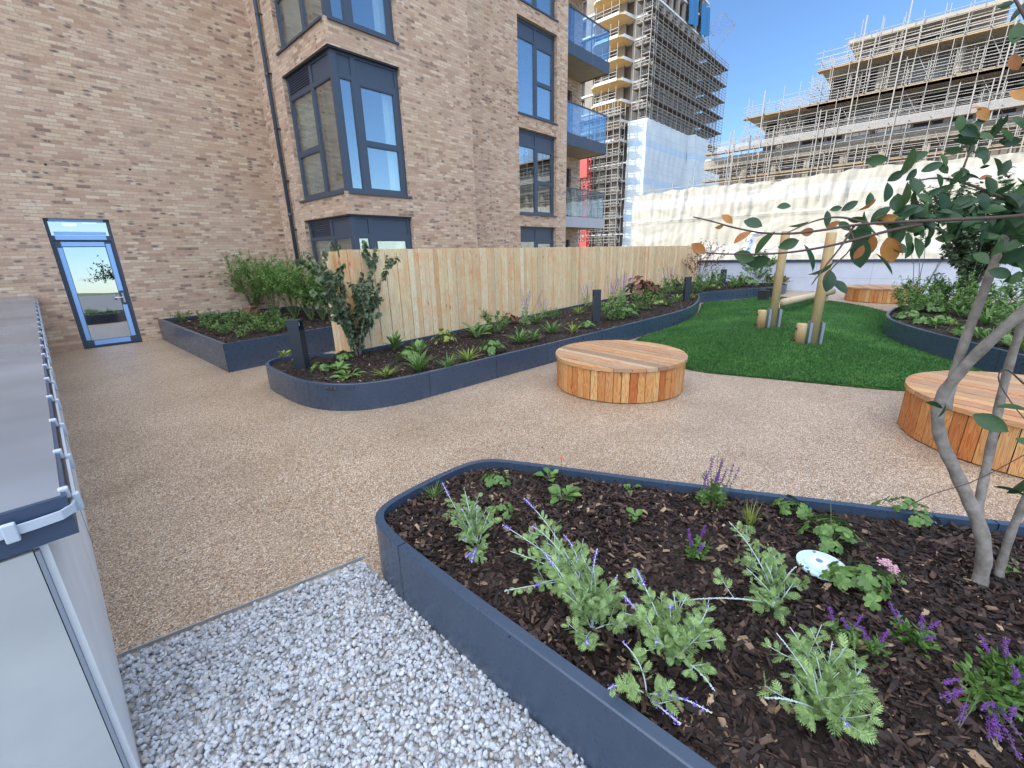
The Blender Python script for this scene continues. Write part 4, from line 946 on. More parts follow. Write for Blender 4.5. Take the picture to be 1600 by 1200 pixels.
for z in np.arange(26.2, 39, 3.05): dk = MB(); dk.box(103.5, 111.8, 39.9, 46, z-.36, z-.18); dk.build('outer_boards', M['darkdeck'], root)
P = MB(); D = []
scaffold(P, D, (75.6, 38.6, 0), (0, 1, 0), (1, 0, 0), 0, 2.6, -9, 45, 3.05, 1.3, 1.2, .055, extra=1.)
scaffold(P, D, (72.2, 41.4, 0), (0, 1, 0), (1, 0, 0), 0, 20, -9, 24.2, 2.03, 1.25, 1.3, .055, extra=3.)
P.build('scaffold_tubes', M['pole'], root); [q.build('scaffold_boards', M['darkdeck'], root) for q in D]
# white sheeting round the base of the tower
def sheet(x0, y0, x1, y1, z0, z1, sl=0.):
    L = math.hypot(x1-x0, y1-y0); n = max(3, int(L/.5)); t = np.linspace(0, 1, n); zz = np.linspace(z0, z1, 50); T, Zq = np.meshgrid(t, zz, indexing='ij')
    nx, ny = (y1-y0)/L, -(x1-x0)/L; s = T*L; d = .08*np.sin(s*2.9+np.sin(Zq*.9))+.05*np.sin(s*5.3+Zq)
    mb = MB(); i = np.arange(n-1)[:, None]*50; j = np.arange(49)[None]
    mb.add(np.stack([x0+(x1-x0)*T+nx*d, y0+(y1-y0)*T+ny*d, Zq+sl*s*(Zq-z0)/(z1-z0)], 2).reshape(-1, 3), np.stack([i+j, i+50+j, i+51+j, i+j+1], -1).reshape(-1, 4)); return mb
for q in ((75.3, 38.2, 92.8, 38.2, -9, 22.8), (92.8, 38.2, 92.9, 36.8, -9, 22.8), (92.9, 36.8, 99.6, 36.8, -9, 22.7), (99.6, 36.8, 99.7, 38.4, -9, 22.6), (99.7, 38.2, 112.2, 38.2, -9, 21.6), (75.2, 41.6, 75.3, 38.2, -9, 22.8)):
    sheet(*q).build('sheeting', M['whitesheet'], root, True)
# blue debris nets and a fan net near the top
for (x, y, w_, h_) in ((91.5, 39.4, 3.6, 4.5), (97.3, 39.4, 4.2, 4.8)):
    mb = MB(); n = 14; t = np.linspace(0, w_, n); xx = x+t; yy = y+.3*np.sin(t*3); v = np.concatenate([np.column_stack([xx, yy, 41.5+0*t-.4*np.sin(t)]), np.column_stack([xx, yy+.3, 41.5+h_+0*t])])
    i = np.arange(n-1); mb.add(v, np.stack([i, i+1, i+1+n, i+n], 1)); mb.build('debris_net', M['net'], root, True)
fan = MB(); fan.add([(103, 39, 42.2), (104, 41, 44.6), (110.5, 40, 48.6), (111.4, 38, 46.2)], [[0, 1, 2, 3]])
nm, nt, b = newmat('fan_net', (.12, .22, .42), .8); t = nd(nt, 'ShaderNodeBsdfTransparent'); mx = nd(nt, 'ShaderNodeMixShader', {0: .45, 1: b.outputs[0], 2: t.outputs[0]}); nt.links.new(mx.outputs[0], nt.nodes['Material Output'].inputs[0])
fan.build('fan_net', nm, root)
mb = MB(); mb.sticks([(103, 39, 42.2), (104, 41, 44.6), (103, 39, 42.2), (104, 41, 44.6), (110.5, 40, 48.6), (103, 39, 38.8)], [(111.4, 38, 46.2), (110.5, 40, 48.6), (104, 41, 44.6), (103, 39, 38), (111.4, 38, 46.2), (111.4, 38, 46.2)], .07); mb.build('fan_frame', M['pole'], root)
# hoist mast and yellow sheets at the foot of the tower
root = thing('site_hoist', 'red site hoist mast beside the scaffolding at the foot of the tower', 'hoist', (71, 47, -9))
mb = MB(); p0 = []; p1 = []
for dx_, dy_ in ((0, 0), (1, 0), (0, 1), (1, 1)): p0.append((70.5+dx_, 46.5+dy_, -9)); p1.append((70.5+dx_, 46.5+dy_, 19))
for z in np.arange(-9, 18, 1.2): p0 += [(70.5, 46.5, z), (70.5, 47.5, z+1.2), (71.5, 46.5, z)]; p1 += [(70.5, 47.5, z+1.2), (70.5, 46.5, z+1.2), (71.5, 47.5, z+1.2)]
mb.sticks(p0, p1, .09); mb.build('mast', M['red'], root)
mb = MB(); mb.box(69.8, 70.4, 46.2, 48, 14.2, 17.6); mb.build('car', M['red'], root)
mb = MB(); mb.box(69.8, 70.4, 46.0, 47.4, -.5, 3.4); mb.build('car', M['red'], root)
for k, (y0, y1, z0, z1) in enumerate(((48.4, 52.2, 15.0, 16.6), (49.5, 51.4, .8, 1.6), (46, 47.6, .2, 1.6))):
    mb = MB(); ya = np.linspace(y0, y1, 14); zt = z1+.35*np.sin(ya*4.1+k)-.2*np.abs(np.sin(ya*7)); v = []
    for x, f_ in ((71.2, 0), (72.0, .3)):
        v += [(x, y, z0) for y in ya]+[(x+.1, y, z-f_) for y, z in zip(ya, zt)]
    n = 14; i = np.arange(n-1); mb.add(v, np.concatenate([np.stack([i, i+1, i+1+n, i+n], 1), np.stack([i+n, i+1+n, i+1+3*n, i+3*n], 1)]))
    tag(mb.build('yellow_sheet', M['yellow'], origin=(71.2, y0, z0)), ['long yellow debris sheet on the scaffold left of the red hoist', 'low yellow sheet above the fence line beside the lowest balcony', 'small yellow sheet on the dark scaffold below the lowest balcony'][k], 'yellow sheet')

# ================================================================== PLANTS
def W(v): return A(v, float)
def path(p0, d, L, bend, n=6, wob=.0):
    """curved stem from p0 along d, bending by vector bend"""
    t = np.linspace(0, 1, n)[:, None]; d = W(d)/np.linalg.norm(d); P = W(p0)+d*L*t+W(bend)*L*t*t
    if wob: P = P+rng.normal(0, wob*L, P.shape)*t
    return P
def at(P, t):
    x = t*(len(P)-1); i = np.clip(x.astype(int), 0, len(P)-2); f = (x-i)[:, None]
    return P[i]*(1-f)+P[i+1]*f, (P[i+1]-P[i])/(np.linalg.norm(P[i+1]-P[i], axis=1)[:, None]+1e-9)
def perp(T):
    r = rdir(len(T)); s = np.cross(T, r); return s/(np.linalg.norm(s, axis=1)[:, None]+1e-9)
def cut_leaves(mb, P, D, N, L):
    """finely cut leaf: a rib of paired narrow lobes"""
    n = len(P); S = np.cross(D, N); pp, dd, nn_, ll, ww = [], [], [], [], []
    for t, k in ((.12, .34), (.3, .44), (.48, .42), (.66, .34), (.82, .24)):
        for sg in (-1, 1):
            pp.append(P+D*(L*t)[:, None]); dd.append(D*.75+S*sg*.8); nn_.append(N); ll.append(L*k); ww.append(L*k*.34)
    pp.append(P); dd.append(D); nn_.append(N); ll.append(L); ww.append(L*.12)
    pp, dd, nn_ = (np.concatenate(q) for q in (pp, dd, nn_)); leafset(mb, pp, dd, nn_, np.concatenate(ll), np.concatenate(ww), (.25, 1., .04), .2, .12)
def root_at(name, label, cat, c, z, group): return thing(name, label, cat, (c[0], c[1], z), group)

def make_sage(label, stems, c, z, nfoliage=1., flower=.5, group='russian sages in the foreground planter', cat='sage plant'):
    """stems: list of (dx,dy,height,length-scale) tips relative to the base"""
    root = root_at('russian_sage', label, cat, c, z, group); lf, st, fls = MB(), MB(), []; O = W((c[0], c[1], z))
    for (dx, dy, h, bare) in stems:
        tip = W((dx*1.22, dy*1.22, h*rng.uniform(.85, 1.2))); L = np.linalg.norm(tip); mid = tip*.5+W((0, 0, .10*L))+rng.normal(0, .02, 3)
        t = np.linspace(0, 1, 9)[:, None]; P = O+2*t*(1-t)*mid+t*t*tip; st.tube(P, np.linspace(.0032, .0014, 9), 5)
        top = 1-bare; n = int(20*nfoliage*L/.35*top)+3; tt = rng.uniform(.12, max(.2, top), n); Q, T = at(P, tt); S = perp(T)
        D = S+T*rng.uniform(.3, .9, (n, 1))+W((0, 0, .25)); D /= np.linalg.norm(D, axis=1)[:, None]
        cut_leaves(lf, Q, D, np.cross(D, np.cross(W((0, 0, 1)), D))+W((0, 0, .01)), rng.uniform(.030, .072, n)*(1.15-.6*tt))
        # side sprigs
        for k in range(int(2.5*nfoliage)):
            q, T1 = at(P, A([rng.uniform(.15, .7)])); d = perp(T1)[0]+T1[0]*.8+W((0, 0, .3)); sp = path(q[0], d, rng.uniform(.05, .11), (0, 0, .2)); st.tube(sp, .0012, 4)
            m = 9; Q, T = at(sp, rng.uniform(.2, 1, m)); S = perp(T); D = S+T*.8; D /= np.linalg.norm(D, axis=1)[:, None]; cut_leaves(lf, Q, D, perp(D), rng.uniform(.028, .055, m))
        if bare > .05:
            m = int(60*L*bare/.2); Q, T = at(P, rng.uniform(top, 1, m)); blobs(st, Q+perp(T)*.003, .0022)
            if rng.random() < flower*1.3:
                m = int(90*L*bare/.2); Q, T = at(P, top+(1-top)*np.floor(rng.uniform(0, 6, m))/6+rng.uniform(0, .07*bare, m)); fl = MB(); fls.append(fl); blobs(fl, Q+perp(T)*rng.uniform(.002, .011, (m, 1)), rng.uniform(.002, .0042, m))
    lf.build('leaves', M['sage'], root); st.build('stem', M['silver'], root)
    for fl in fls: fl.build('flower_spike', M['violet'], root)
    return root
def palmate(mb, P, N, R_, lobes=7):
    n = len(P); t1 = perp(N); t2 = np.cross(N, t1)
    for k in range(lobes):
        a = (k-(lobes-1)/2)*2*math.pi/(lobes+1.2); D = t1*math.cos(a)+t2*math.sin(a); leafset(mb, P+N*.0006*k, D, N, R_*rng.uniform(.85, 1.05, n), R_*.62, (.2, .75, 1., .5), .12, .18)
def make_geranium(label, c, z, r=.12, n=26, h=.1, mat='greenleaf', flower=None, group=None, stalk=False, name='geranium', leafr=.028, cat='geranium'):
    root = root_at(name, label, cat, c, z, group); lf, st = MB(), MB(); O = W((c[0], c[1], z))
    th = rng.uniform(0, 2*math.pi, n); rr = r*np.sqrt(rng.uniform(0, 1, n)); T = np.stack([rr*np.cos(th), rr*np.sin(th), h*(1-.5*(rr/r)**2)*rng.uniform(.5, 1.1, n)], 1)
    for q in T:
        t = np.linspace(0, 1, 5)[:, None]; P = O+2*t*(1-t)*W((q[0]*.4, q[1]*.4, q[2]*.8))+t*t*q; st.tube(P, .0012, 4)
    N = np.stack([T[:, 0]*1.5, T[:, 1]*1.5, T[:, 2]*0+r], 1)+rng.normal(0, r*.3, (n, 3)); N /= np.linalg.norm(N, axis=1)[:, None]
    palmate(lf, O+T, N, np.full(n, leafr)*rng.uniform(.7, 1.3, n)); lf.build('leaves', M[mat], root); 
    if stalk: st.tube(path(O, (.1, .2, 1), .22, (0, 0, 0)), .002, 5)
    st.build('stem', M['greenstem'], root)
    if flower:
        for k in range(2):
            f = MB(); P = path(O, (rng.uniform(-.6, .6), rng.uniform(-.6, .6), 1), h+.05, (0, 0, .1)); st2 = P[-1]; blobs(f, st2+rng.normal(0, .008, (40, 3)), .005); f.build('flower_head', M[flower], root)
    return root
def make_broad(label, c, z, r=.12, n=14, L=.09, Wd=.05, mat='greenleaf', up=.6, group=None, name='leafy_perennial', cat='leafy plant', prof=(.15, .7, 1., .8, .03)):
    root = root_at(name, label, cat, c, z, group); lf, st = MB(), MB(); O = W((c[0], c[1], z))
    th = rng.uniform(0, 2*math.pi, n); D = np.stack([np.cos(th), np.sin(th), rng.uniform(up*.4, up*1.6, n)], 1); D /= np.linalg.norm(D, axis=1)[:, None]
    l0 = rng.uniform(.2, .8, n)[:, None]*max(0, r-L*.6); P = O+D*l0
    for a in P: st.tube([O, a], .002, 4)
    N = np.cross(np.cross(D, W((0, 0, 1))), D); leafset(lf, P, D, N+rng.normal(0, .2, N.shape), L*rng.uniform(.6, 1.2, n), Wd*rng.uniform(.7, 1.2, n), prof, .3, .5)
    lf.build('leaves', M[mat], root); st.build('stem', M['greenstem'], root); return root
def make_strap(label, c, z, n=34, L=.26, Wd=.012, mat='greenleaf', spread=.9, group=None, name='strappy_plant', cat='strappy plant', curl=.7):
    root = root_at(name, label, cat, c, z, group); lf = MB(); O = W((c[0], c[1], z))
    th = rng.uniform(0, 2*math.pi, n); s = rng.uniform(.1, spread, n); D = np.stack([np.cos(th)*s, np.sin(th)*s, np.ones(n)], 1); D /= np.linalg.norm(D, axis=1)[:, None]
    N = np.stack([-np.cos(th), -np.sin(th), s], 1); P = O+np.stack([np.cos(th), np.sin(th), th*0], 1)*.012
    N2 = N.copy(); ll = L*rng.uniform(.55, 1.1, n); leafset(lf, P, D, -N2*-1, ll, Wd, (.7, 1, 1, .9, .7, .4, .03), .3, 0)
    V = lf.V[-1].reshape(n, 7, 3, 3)          # arch the blades outward and down
    t = np.linspace(0, 1, 7); cu = rng.uniform(.25, 1, n)*curl; out = np.stack([np.cos(th), np.sin(th), 0*th], 1)
    V += (out[:, None]*.35-W((0, 0, 1))*.55)[:, :, None, :]*(ll[:, None]*cu[:, None]*(t**2.2))[:, :, None, None]
    V[..., 2] = np.maximum(V[..., 2], z+.004); lf.V[-1] = V.reshape(-1, 3)
    lf.build('leaves', M[mat], root); return root
def make_salvia(label, c, z, h=.22, r=.09, spikes=9, lean=(0, 0, 0), n=70, group=None, mat='greenleaf', fm='purple', lie=0.):
    root = root_at('salvia', label, 'salvia', c, z, group); lf, st, fls = MB(), MB(), []; O = W((c[0], c[1], z))
    for k in range(spikes):
        d = W((rng.uniform(-.45, .45)+lean[0], rng.uniform(-.45, .45)+lean[1], 1-lie)); P = path(O+rng.normal(0, r*.25, 3)*W((1, 1, 0)), d, h*rng.uniform(.75, 1.1), (lean[0]*.2, lean[1]*.2, .15-lie*.3), 7); P[:, 2] = np.maximum(P[:, 2], z+.01)
        st.tube(P, .0016, 4); m = int(n/spikes*1.5)+3; Q, T = at(P, rng.uniform(.03, .55, m)); S = perp(T); D = S+T*.4; leafset(lf, Q, D, np.cross(D, perp(D)), rng.uniform(.018, .04, m), .013, (.3, 1, .8, .04), .25, .3)
        if rng.random() < .85:
            m = 55; tt = .55+.45*np.floor(rng.uniform(0, 9, m))/9+rng.uniform(0, .02, m); Q, T = at(P, np.clip(tt, 0, 1)); fl = MB(); fls.append(fl); blobs(fl, Q+perp(T)*rng.uniform(.002, .008, (m, 1)), rng.uniform(.002, .0045, m))
    m = n; D = rdir(m, 0, .9); leafset(lf, O+D*rng.uniform(.1, .7, (m, 1))*r*W((1, 1, .7)), D, np.cross(D, perp(D)), rng.uniform(.02, .045, m), .016, (.3, 1, .85, .04), .25, .35)
    lf.build('leaves', M[mat], root); st.build('stem', M['greenstem'], root); [fl.build('flower_spike', M[fm], root) for fl in fls]; return root
def make_shrub(label, c, z, h=1.0, r=.3, stems=9, leaf=(.035, .014), per=70, mat='shrubleaf', group=None, name='upright_shrub', cat='shrub', bark='twig', spread=.35, lowest=.15, sub=5, droop=0., prof=LOW, up=.6, gather=0.):
    root = root_at(name, label, cat, c, z, group); lf, st = MB(), MB(); O = W((c[0], c[1], z))
    for k in range(stems):
        a = 2*math.pi*k/stems+rng.uniform(-.4, .4); s = spread*rng.uniform(.2, 1.2); P = path(O+W((math.cos(a), math.sin(a), 0))*.03, (math.cos(a)*s, math.sin(a)*s, 1), h*rng.uniform(.72, 1.08), (math.cos(a)*.12, math.sin(a)*.12, -.02), 9, .012)
        st.tube(P, np.linspace(.007*h**.5, .0018, 9), 5); tw = [P]
        for j in range(sub):
            q, T = at(P, A([rng.uniform(lowest+.1, .9)])); d = perp(T)[0]*.8+T[0]; B = path(q[0], d, h*rng.uniform(.14, .3), (0, 0, .15-droop), 6, .02); st.tube(B, np.linspace(.0028, .001, 6), 4); tw.append(B)
        for B in tw:
            m = per if B is P else int(per*.45); Q, T = at(B, rng.uniform(lowest if B is P else .1, 1, m)); S = perp(T); D = S+T*up-W((0, 0, droop*2)); leafset(lf, Q, D, perp(D)*.6+W((0, 0, 1)), leaf[0]*rng.uniform(.6, 1.2, m), leaf[1]*rng.uniform(.7, 1.2, m), prof, .25, .3)
    lf.build('leaves', M[mat], root); st.build('stem', M[bark], root); return root
ORD = ['first', 'second', 'third', 'fourth', 'fifth', 'sixth', 'seventh', 'eighth', 'ninth', 'tenth', 'eleventh', 'twelfth', 'thirteenth', 'fourteenth', 'fifteenth', 'sixteenth']

# ---- foreground planter (soil at Z1)
zf = Z1+.008; GF = 'perennials in the foreground planter'
def gf(x, y): return g(x, y, zf)
b = gf(747, 852)
make_sage('silvery sage whose blue flower stem hangs over the planter rim toward the gravel', [(-.02, .20, .30, .25), (.04, .12, .24, 0), (-.10, -.02, .12, .1), (.10, .02, .16, 0), (-.16, -.14, .10, .55), (-.13, -.07, .06, .5), (.05, .05, .2, .1), (-.03, .06, .22, .1)], b, zf, 1.15, 1)
b = gf(905, 905)
make_sage('silvery sage sprawling in two long sprays, left of the leafiest sage clump', [(-.30, .12, .10, .1), (-.12, .30, .22, .1), (.06, .34, .28, .2), (-.16, .22, .16, 0), (-.22, .05, .10, .15), (-.05, .2, .2, .1), (.03, .1, .2, .4)], b, zf, .95, .7)
b = gf(925, 985)
make_sage('bushy pale green sage with upright blue spikes near the middle of the rim', [(-.05, .16, .30, .15), (.06, .12, .28, .35), (.03, .02, .24, .1), (-.10, .05, .20, .05), (.12, -.02, .18, .3), (-.12, -.06, .12, .2), (.01, -.12, .12, .4), (.10, .05, .26, .35), (0, .22, .22, .1), (-.04, -.02, .2, .0)], b, zf, 1.35, 1)
b = gf(1055, 1030)
make_sage('dense pale green sage with bare silver tips, right of the blue spiked sage', [(-.10, .14, .24, .25), (.02, .16, .28, .25), (.10, .06, .20, .05), (.06, -.06, .16, 0), (-.06, -.02, .18, .05), (.14, -.04, .14, .1), (-.12, .02, .16, .1), (.02, .04, .24, .1), (-.08, -.14, .08, .6), (.04, .08, .2, 0)], b, zf, 1.3, .2)
b = gf(1215, 945)
make_sage('silvery sage with a long bare white stem reaching left, beside the pale disc', [(-.36, .26, .12, .85), (.02, .20, .26, .1), (-.08, .10, .20, .1), (.10, .06, .18, .05), (.06, -.03, .10, .1), (-.10, .0, .12, .2), (.14, -.02, .1, .35), (.0, .06, .2, .0), (.07, .13, .2, .0)], b, zf, 1.1, 0)
b = gf(1288, 1115)
make_sage('pale green sage nearest the bottom edge of the photo with one bare stem pointing left', [(-.20, .12, .20, .5), (-.02, .14, .26, .2), (.06, .12, .24, 0), (.12, .02, .18, .1), (-.06, .04, .20, .05), (-.10, -.04, .12, .1), (.04, -.04, .16, 0), (.16, -.06, .12, .3), (0, -.10, .06, .1), (.03, .05, .22, 0)], b, zf, 1.25, .1)
b = gf(1010, 1085)
make_sage('thin sage stem with blue flowers lying across the planter rim', [(-.06, -.12, .07, .75), (.02, -.17, .07, .8), (-.12, .06, .10, .2), (.03, .1, .12, .1)], b, zf, .6, 1)
make_strap('small tuft of fine grass in the planter corner by the rim', gf(678, 778), zf, 60, .13, .004, 'greenleaf', 1.1, 'grass tufts in the foreground planter', 'grass_tuft', 'grass tuft', .5)
make_strap('upright pale grass tuft right of the tall purple salvia', gf(1170, 822), zf, 42, .17, .004, 'limeleaf', .45, 'grass tufts in the foreground planter', 'grass_tuft', 'grass tuft', .25)
make_geranium('small clump of lobed leaves at the tip of the foreground planter', gf(776, 755), zf, .10, 16, .07, group=GF, leafr=.026)
make_broad('round leaved plant beside the orange flower on the far rim', gf(858, 748), zf, .10, 14, .06, .05, 'greenleaf', .6, GF, 'round_leaf_plant', 'leafy plant')
make_broad('brightest round leaved plant, just below the orange flower plant', gf(880, 780), zf, .12, 16, .07, .06, 'greenleaf', .7, GF, 'round_leaf_plant', 'leafy plant')
make_geranium('small lobed plant tucked behind the leftmost silvery sage', gf(778, 800), zf, .10, 14, .07, group=GF, leafr=.022)
f = MB(); o = gf(877, 731); blobs(f, W((o[0], o[1], zf+.09))+rng.normal(0, .004, (14, 3)), .008); f2 = MB(); f2.tube([(o[0], o[1], zf), (o[0], o[1], zf+.09)], .0015, 5)
r_ = thing('orange_flower', 'single small orange flower at the far rim of the foreground planter', 'flower', (o[0], o[1], zf)); f.build('petals', M['orange'], r_); f2.build('stem', M['greenstem'], r_)
make_broad('tiny green plant close to the far rim, left of the purple salvia', gf(985, 764), zf, .07, 9, .045, .035, 'greenleaf', .8, GF, 'leafy_perennial', 'leafy plant')
make_broad('lone small green seedling in the middle of the bark mulch', gf(993, 810), zf, .07, 10, .05, .04, 'greenleaf', .8, GF, 'leafy_perennial', 'leafy plant')
make_salvia('tall purple flowered salvia standing at the far rim', gf(1112, 785), zf, .27, .12, 12, n=110, group='purple salvias in the foreground planter')
make_salvia('short purple salvia in the open mulch below the grass tuft', gf(1088, 868), zf, .15, .08, 6, n=40, group='purple salvias in the foreground planter')
make_geranium('low lobed plant pressed against the far rim right of the grass tuft', gf(1240, 798), zf, .11, 18, .07, group=GF)
make_geranium('lobed geranium with one bare upright stalk above the pale disc', gf(1300, 850), zf, .16, 30, .13, group=GF, stalk=True, leafr=.034)
make_geranium('low geranium at the far rim left of the tree trunk', gf(1415, 806), zf, .14, 22, .08, group=GF, leafr=.032)
make_geranium('geranium with pink flowers at the right of the pale disc', gf(1338, 922), zf, .14, 30, .12, flower='pink', group=GF, leafr=.036)
make_geranium('tiny pink flowered sprig between the pale disc and the tree trunk', gf(1405, 915), zf, .05, 6, .05, flower='pink', group=GF, leafr=.016)
make_salvia('sparse salvia with two violet flower heads at the lower right', gf(1345, 1015), zf, .13, .12, 5, n=60, group='purple salvias in the foreground planter', lie=.5)
make_salvia('broad leaved salvia with violet heads right of the sparse one', gf(1425, 1005), zf, .14, .10, 5, n=60, group='purple salvias in the foreground planter', lie=.4)
make_salvia('large fading purple salvia sprawling left from the lower right corner', gf(1540, 1075), zf, .26, .12, 18, (-.9, .1, 0), n=60, group='purple salvias in the foreground planter', lie=.7)
make_salvia('leafy green salvia half cut by the right edge of the photo', gf(1590, 1070), zf, .15, .16, 7, n=170, group='purple salvias in the foreground planter', lie=.4)
make_broad('small plant behind the thinner foreground tree stem', gf(1590, 895), zf, .08, 10, .05, .03, 'greenleaf', .6, GF, 'leafy_perennial', 'leafy plant')
def disc(c, z, r, label, ang=0.):
    root = thing('ground_light_cover', label, 'round cover', (c[0], c[1], z)); mb = MB(); O = W((c[0], c[1], z))
    mb.tube([O, O+W((0, 0, .012))], r, 28); mb.tube([O+W((0, 0, .0125)), O+W((0, 0, .017))], r*.72, 28); mb.build('cover', M['paledisc'], root)
    m = MB(); m.tube([O+W((0, 0, .0175)), O+W((0, 0, .019))], r*.5, 28); m.build('lens', M['lamp'], root)
    m = MB()
    for k in range(3): m = MB(); a = k*2.09+ang; m.tube([O+W((math.cos(a)*r*.86, math.sin(a)*r*.86, .0122)), O+W((math.cos(a)*r*.86, math.sin(a)*r*.86, .0155))], r*.07, 10); m.build('screw', M['net2'], root)
    m = MB(); m.tube([O+W((r*.1, r*.12, .0192)), O+W((r*.1, r*.12, .021))], r*.14, 12); m.build('screw', M['net2'], root); return root
M['paledisc'] = newmat('pale_blue_cover', (.52, .72, .78), .5)[0]; M['net2'] = newmat('blue_grey_plastic', (.14, .24, .40), .5)[0]
disc(gf(1282, 890), zf+.02, .105, 'round pale blue cover lying on the bark mulch among the foreground sages', .5)
disc(g(562, 546, Z2+.02), Z2+.02, .085, 'round pale ground light cover at the foot of the vine-like tree')
disc(g(602, 528, Z2+.02), Z2+.02, .08, 'round pale ground light cover against the fence right of the vine-like tree')

# ---- long planter: hand placed plants
GL = 'plants in the long winding planter'
def gl(x, y): return g(x, y, Z2)
# vine-like tree with round hanging leaves
c = gl(560, 556)
make_shrub('slender tree with round hanging dark leaves in front of the near fence end', (c[0], c[1]), Z2, 1.75, .35, 9, (.070, .064), 84, 'vineleaf', 'trees and tall shrubs in the planters', 'round_leaf_tree', 'tree', 'bark', .25, .06, 7, .3, (.35, 1, .95, .6, .03), .0)
make_broad('pale variegated plant left of the first bollard light', gl(446, 560), Z2, .17, 34, .07, .05, 'limeleaf', 1.2, GL, 'variegated_shrub', 'small shrub')
make_broad('tall leafy shoot against the fence right of the vine-like tree', gl(617, 548), Z2, .36, 40, .14, .045, 'greenleaf', 2.6, GL, 'leafy_shoot', 'leafy plant')
make_broad('drooping broad leaved plant spilling over the rounded planter front', gl(545, 588), Z2, .24, 22, .15, .07, 'greenleaf', .35, GL, 'broad_leaf_plant', 'leafy plant')
make_broad('broad leaved plant right of the first bollard light', gl(528, 578), Z2, .16, 12, .12, .07, 'greenleaf', .7, GL, 'broad_leaf_plant', 'leafy plant')
make_geranium('lobed leaf clump directly right of the first bollard light', gl(503, 580), Z2, .14, 18, .12, group=GL, leafr=.045)
make_geranium('green clump behind the drooping plant at the foot of the vine-like tree', gl(536, 562), Z2, .18, 22, .12, group=GL, leafr=.045)
GR = 'low plants in the planter right of the lawn'
# prototypes for the smaller planter plants (each with its parts), copied below
PR = {}
def proto(k, f): PR[k] = f; return f
pz_ = (2.9, 5.2)
proto('strap', [make_strap('x', pz_, Z2, 46, .30, .016, 'greenleaf', 1.0, GL), make_strap('x', pz_, Z2, 40, .26, .014, 'limeleaf', 1.0, GL)])
proto('geranium', [make_geranium('x', pz_, Z2, .20, 26, .16, group=GL, leafr=.045), make_geranium('x', pz_, Z2, .17, 22, .2, 'limeleaf', group=GL, leafr=.038)])
proto('broad', [make_broad('x', pz_, Z2, .22, 24, .13, .05, 'greenleaf', 1.3, GL), make_broad('x', pz_, Z2, .20, 26, .09, .04, 'shrubleaf', 1.6, GL)])
proto('salvia', [make_salvia('x', pz_, Z2, .42, .15, 9, n=90, group=GL, fm='violet', mat='sage')])
proto('heuchera', [make_geranium('x', pz_, Z2, .28, 44, .3, 'redleaf', group=GL, leafr=.05, name='red_leaf_perennial', cat='red leaved plant')])
proto('mound', [make_shrub('x', pz_, Z2, .36, .2, 9, (.045, .02), 34, 'greenleaf', GL, 'bushy_perennial', 'bushy plant', 'greenstem', .8, .05, 3)])
used = set()
KIND = {'strap': 'arching strappy plant', 'geranium': 'low round leaved clump', 'broad': 'upright leafy clump', 'salvia': 'thin violet flowered plant', 'heuchera': 'reddish leaved clump', 'mound': 'bushy green clump'}
CATS = {'strap': 'strappy plant', 'geranium': 'low plant', 'broad': 'leafy plant', 'salvia': 'flowering plant', 'heuchera': 'red leaved plant', 'mound': 'bushy plant'}
def place(kind, var, c, z, s, label, group):
    L = PR[kind]; src = L[var % len(L)]
    if src.name in used: o = copy_tree(src)
    else: o = src; used.add(src.name)
    o.location = (c[0], c[1], z); o.rotation_euler.z = rng.uniform(0, 6.28); s *= {GL: 1.55, GR: 1.3}.get(group, 1.15); o.scale = (s*rng.uniform(.9, 1.1), s*rng.uniform(.9, 1.1), s*rng.uniform(.85, 1.15)); tag(o, label, CATS[kind], group); return o
def row(items, z, where, group):
    """items (kind, variant, px, py, scale) from left to right; the label counts the kind within the row"""
    cnt = {}
    for kind, var, x, y, s in items:
        cnt[kind] = cnt.get(kind, 0)+1; n_ = sum(1 for q in items if q[0] == kind)
        lab = f'{ORD[cnt[kind]-1]} {KIND[kind]} from the left {where}'
        if n_ == 1: lab = f'the single {KIND[kind]} {where}'
        place(kind, var, g(x, y, z), z, s, lab, group)
row([('strap', 1, 603, 590, .75), ('strap', 0, 655, 581, .8), ('geranium', 0, 640, 566, .7), ('strap', 0, 700, 577, .7), ('strap', 1, 731, 565, .85), ('geranium', 0, 769, 553, .8), ('strap', 0, 812, 537, .95), ('broad', 0, 834, 533, .7), ('strap', 0, 862, 522, .85), ('strap', 1, 894, 520, .75), ('geranium', 0, 917, 513, .6)], Z2, 'in the front row before the second bollard', GL)
row([('broad', 1, 655, 556, .9), ('geranium', 1, 695, 538, .85), ('broad', 0, 745, 528, 1.15), ('mound', 0, 771, 520, .9), ('heuchera', 0, 795, 507, .5), ('salvia', 0, 820, 506, 1.), ('strap', 0, 838, 506, .8), ('salvia', 0, 850, 495, .7), ('mound', 0, 864, 498, .5), ('strap', 1, 903, 492, .8), ('salvia', 0, 917, 478, .9)], Z2, 'along the fence foot before the second bollard', GL)
row([('mound', 0, 957, 500, 1.), ('geranium', 0, 975, 497, 1.1), ('broad', 0, 990, 489, 1.1), ('mound', 0, 1008, 484, 1.), ('geranium', 1, 1027, 478, 1.), ('strap', 0, 1043, 478, .8), ('broad', 1, 1057, 473, 1.), ('strap', 1, 1078, 468, .9)], Z2, 'in front between second and third bollards', GL)
row([('salvia', 0, 955, 480, 1.3), ('salvia', 0, 972, 473, 1.3), ('heuchera', 0, 998, 468, 1.4), ('heuchera', 0, 1012, 465, 1.3), ('mound', 0, 1030, 466, 1.), ('salvia', 0, 1045, 456, 1.5), ('mound', 0, 1057, 458, 1.2)], Z2, 'by the fence between second and third bollards', GL)
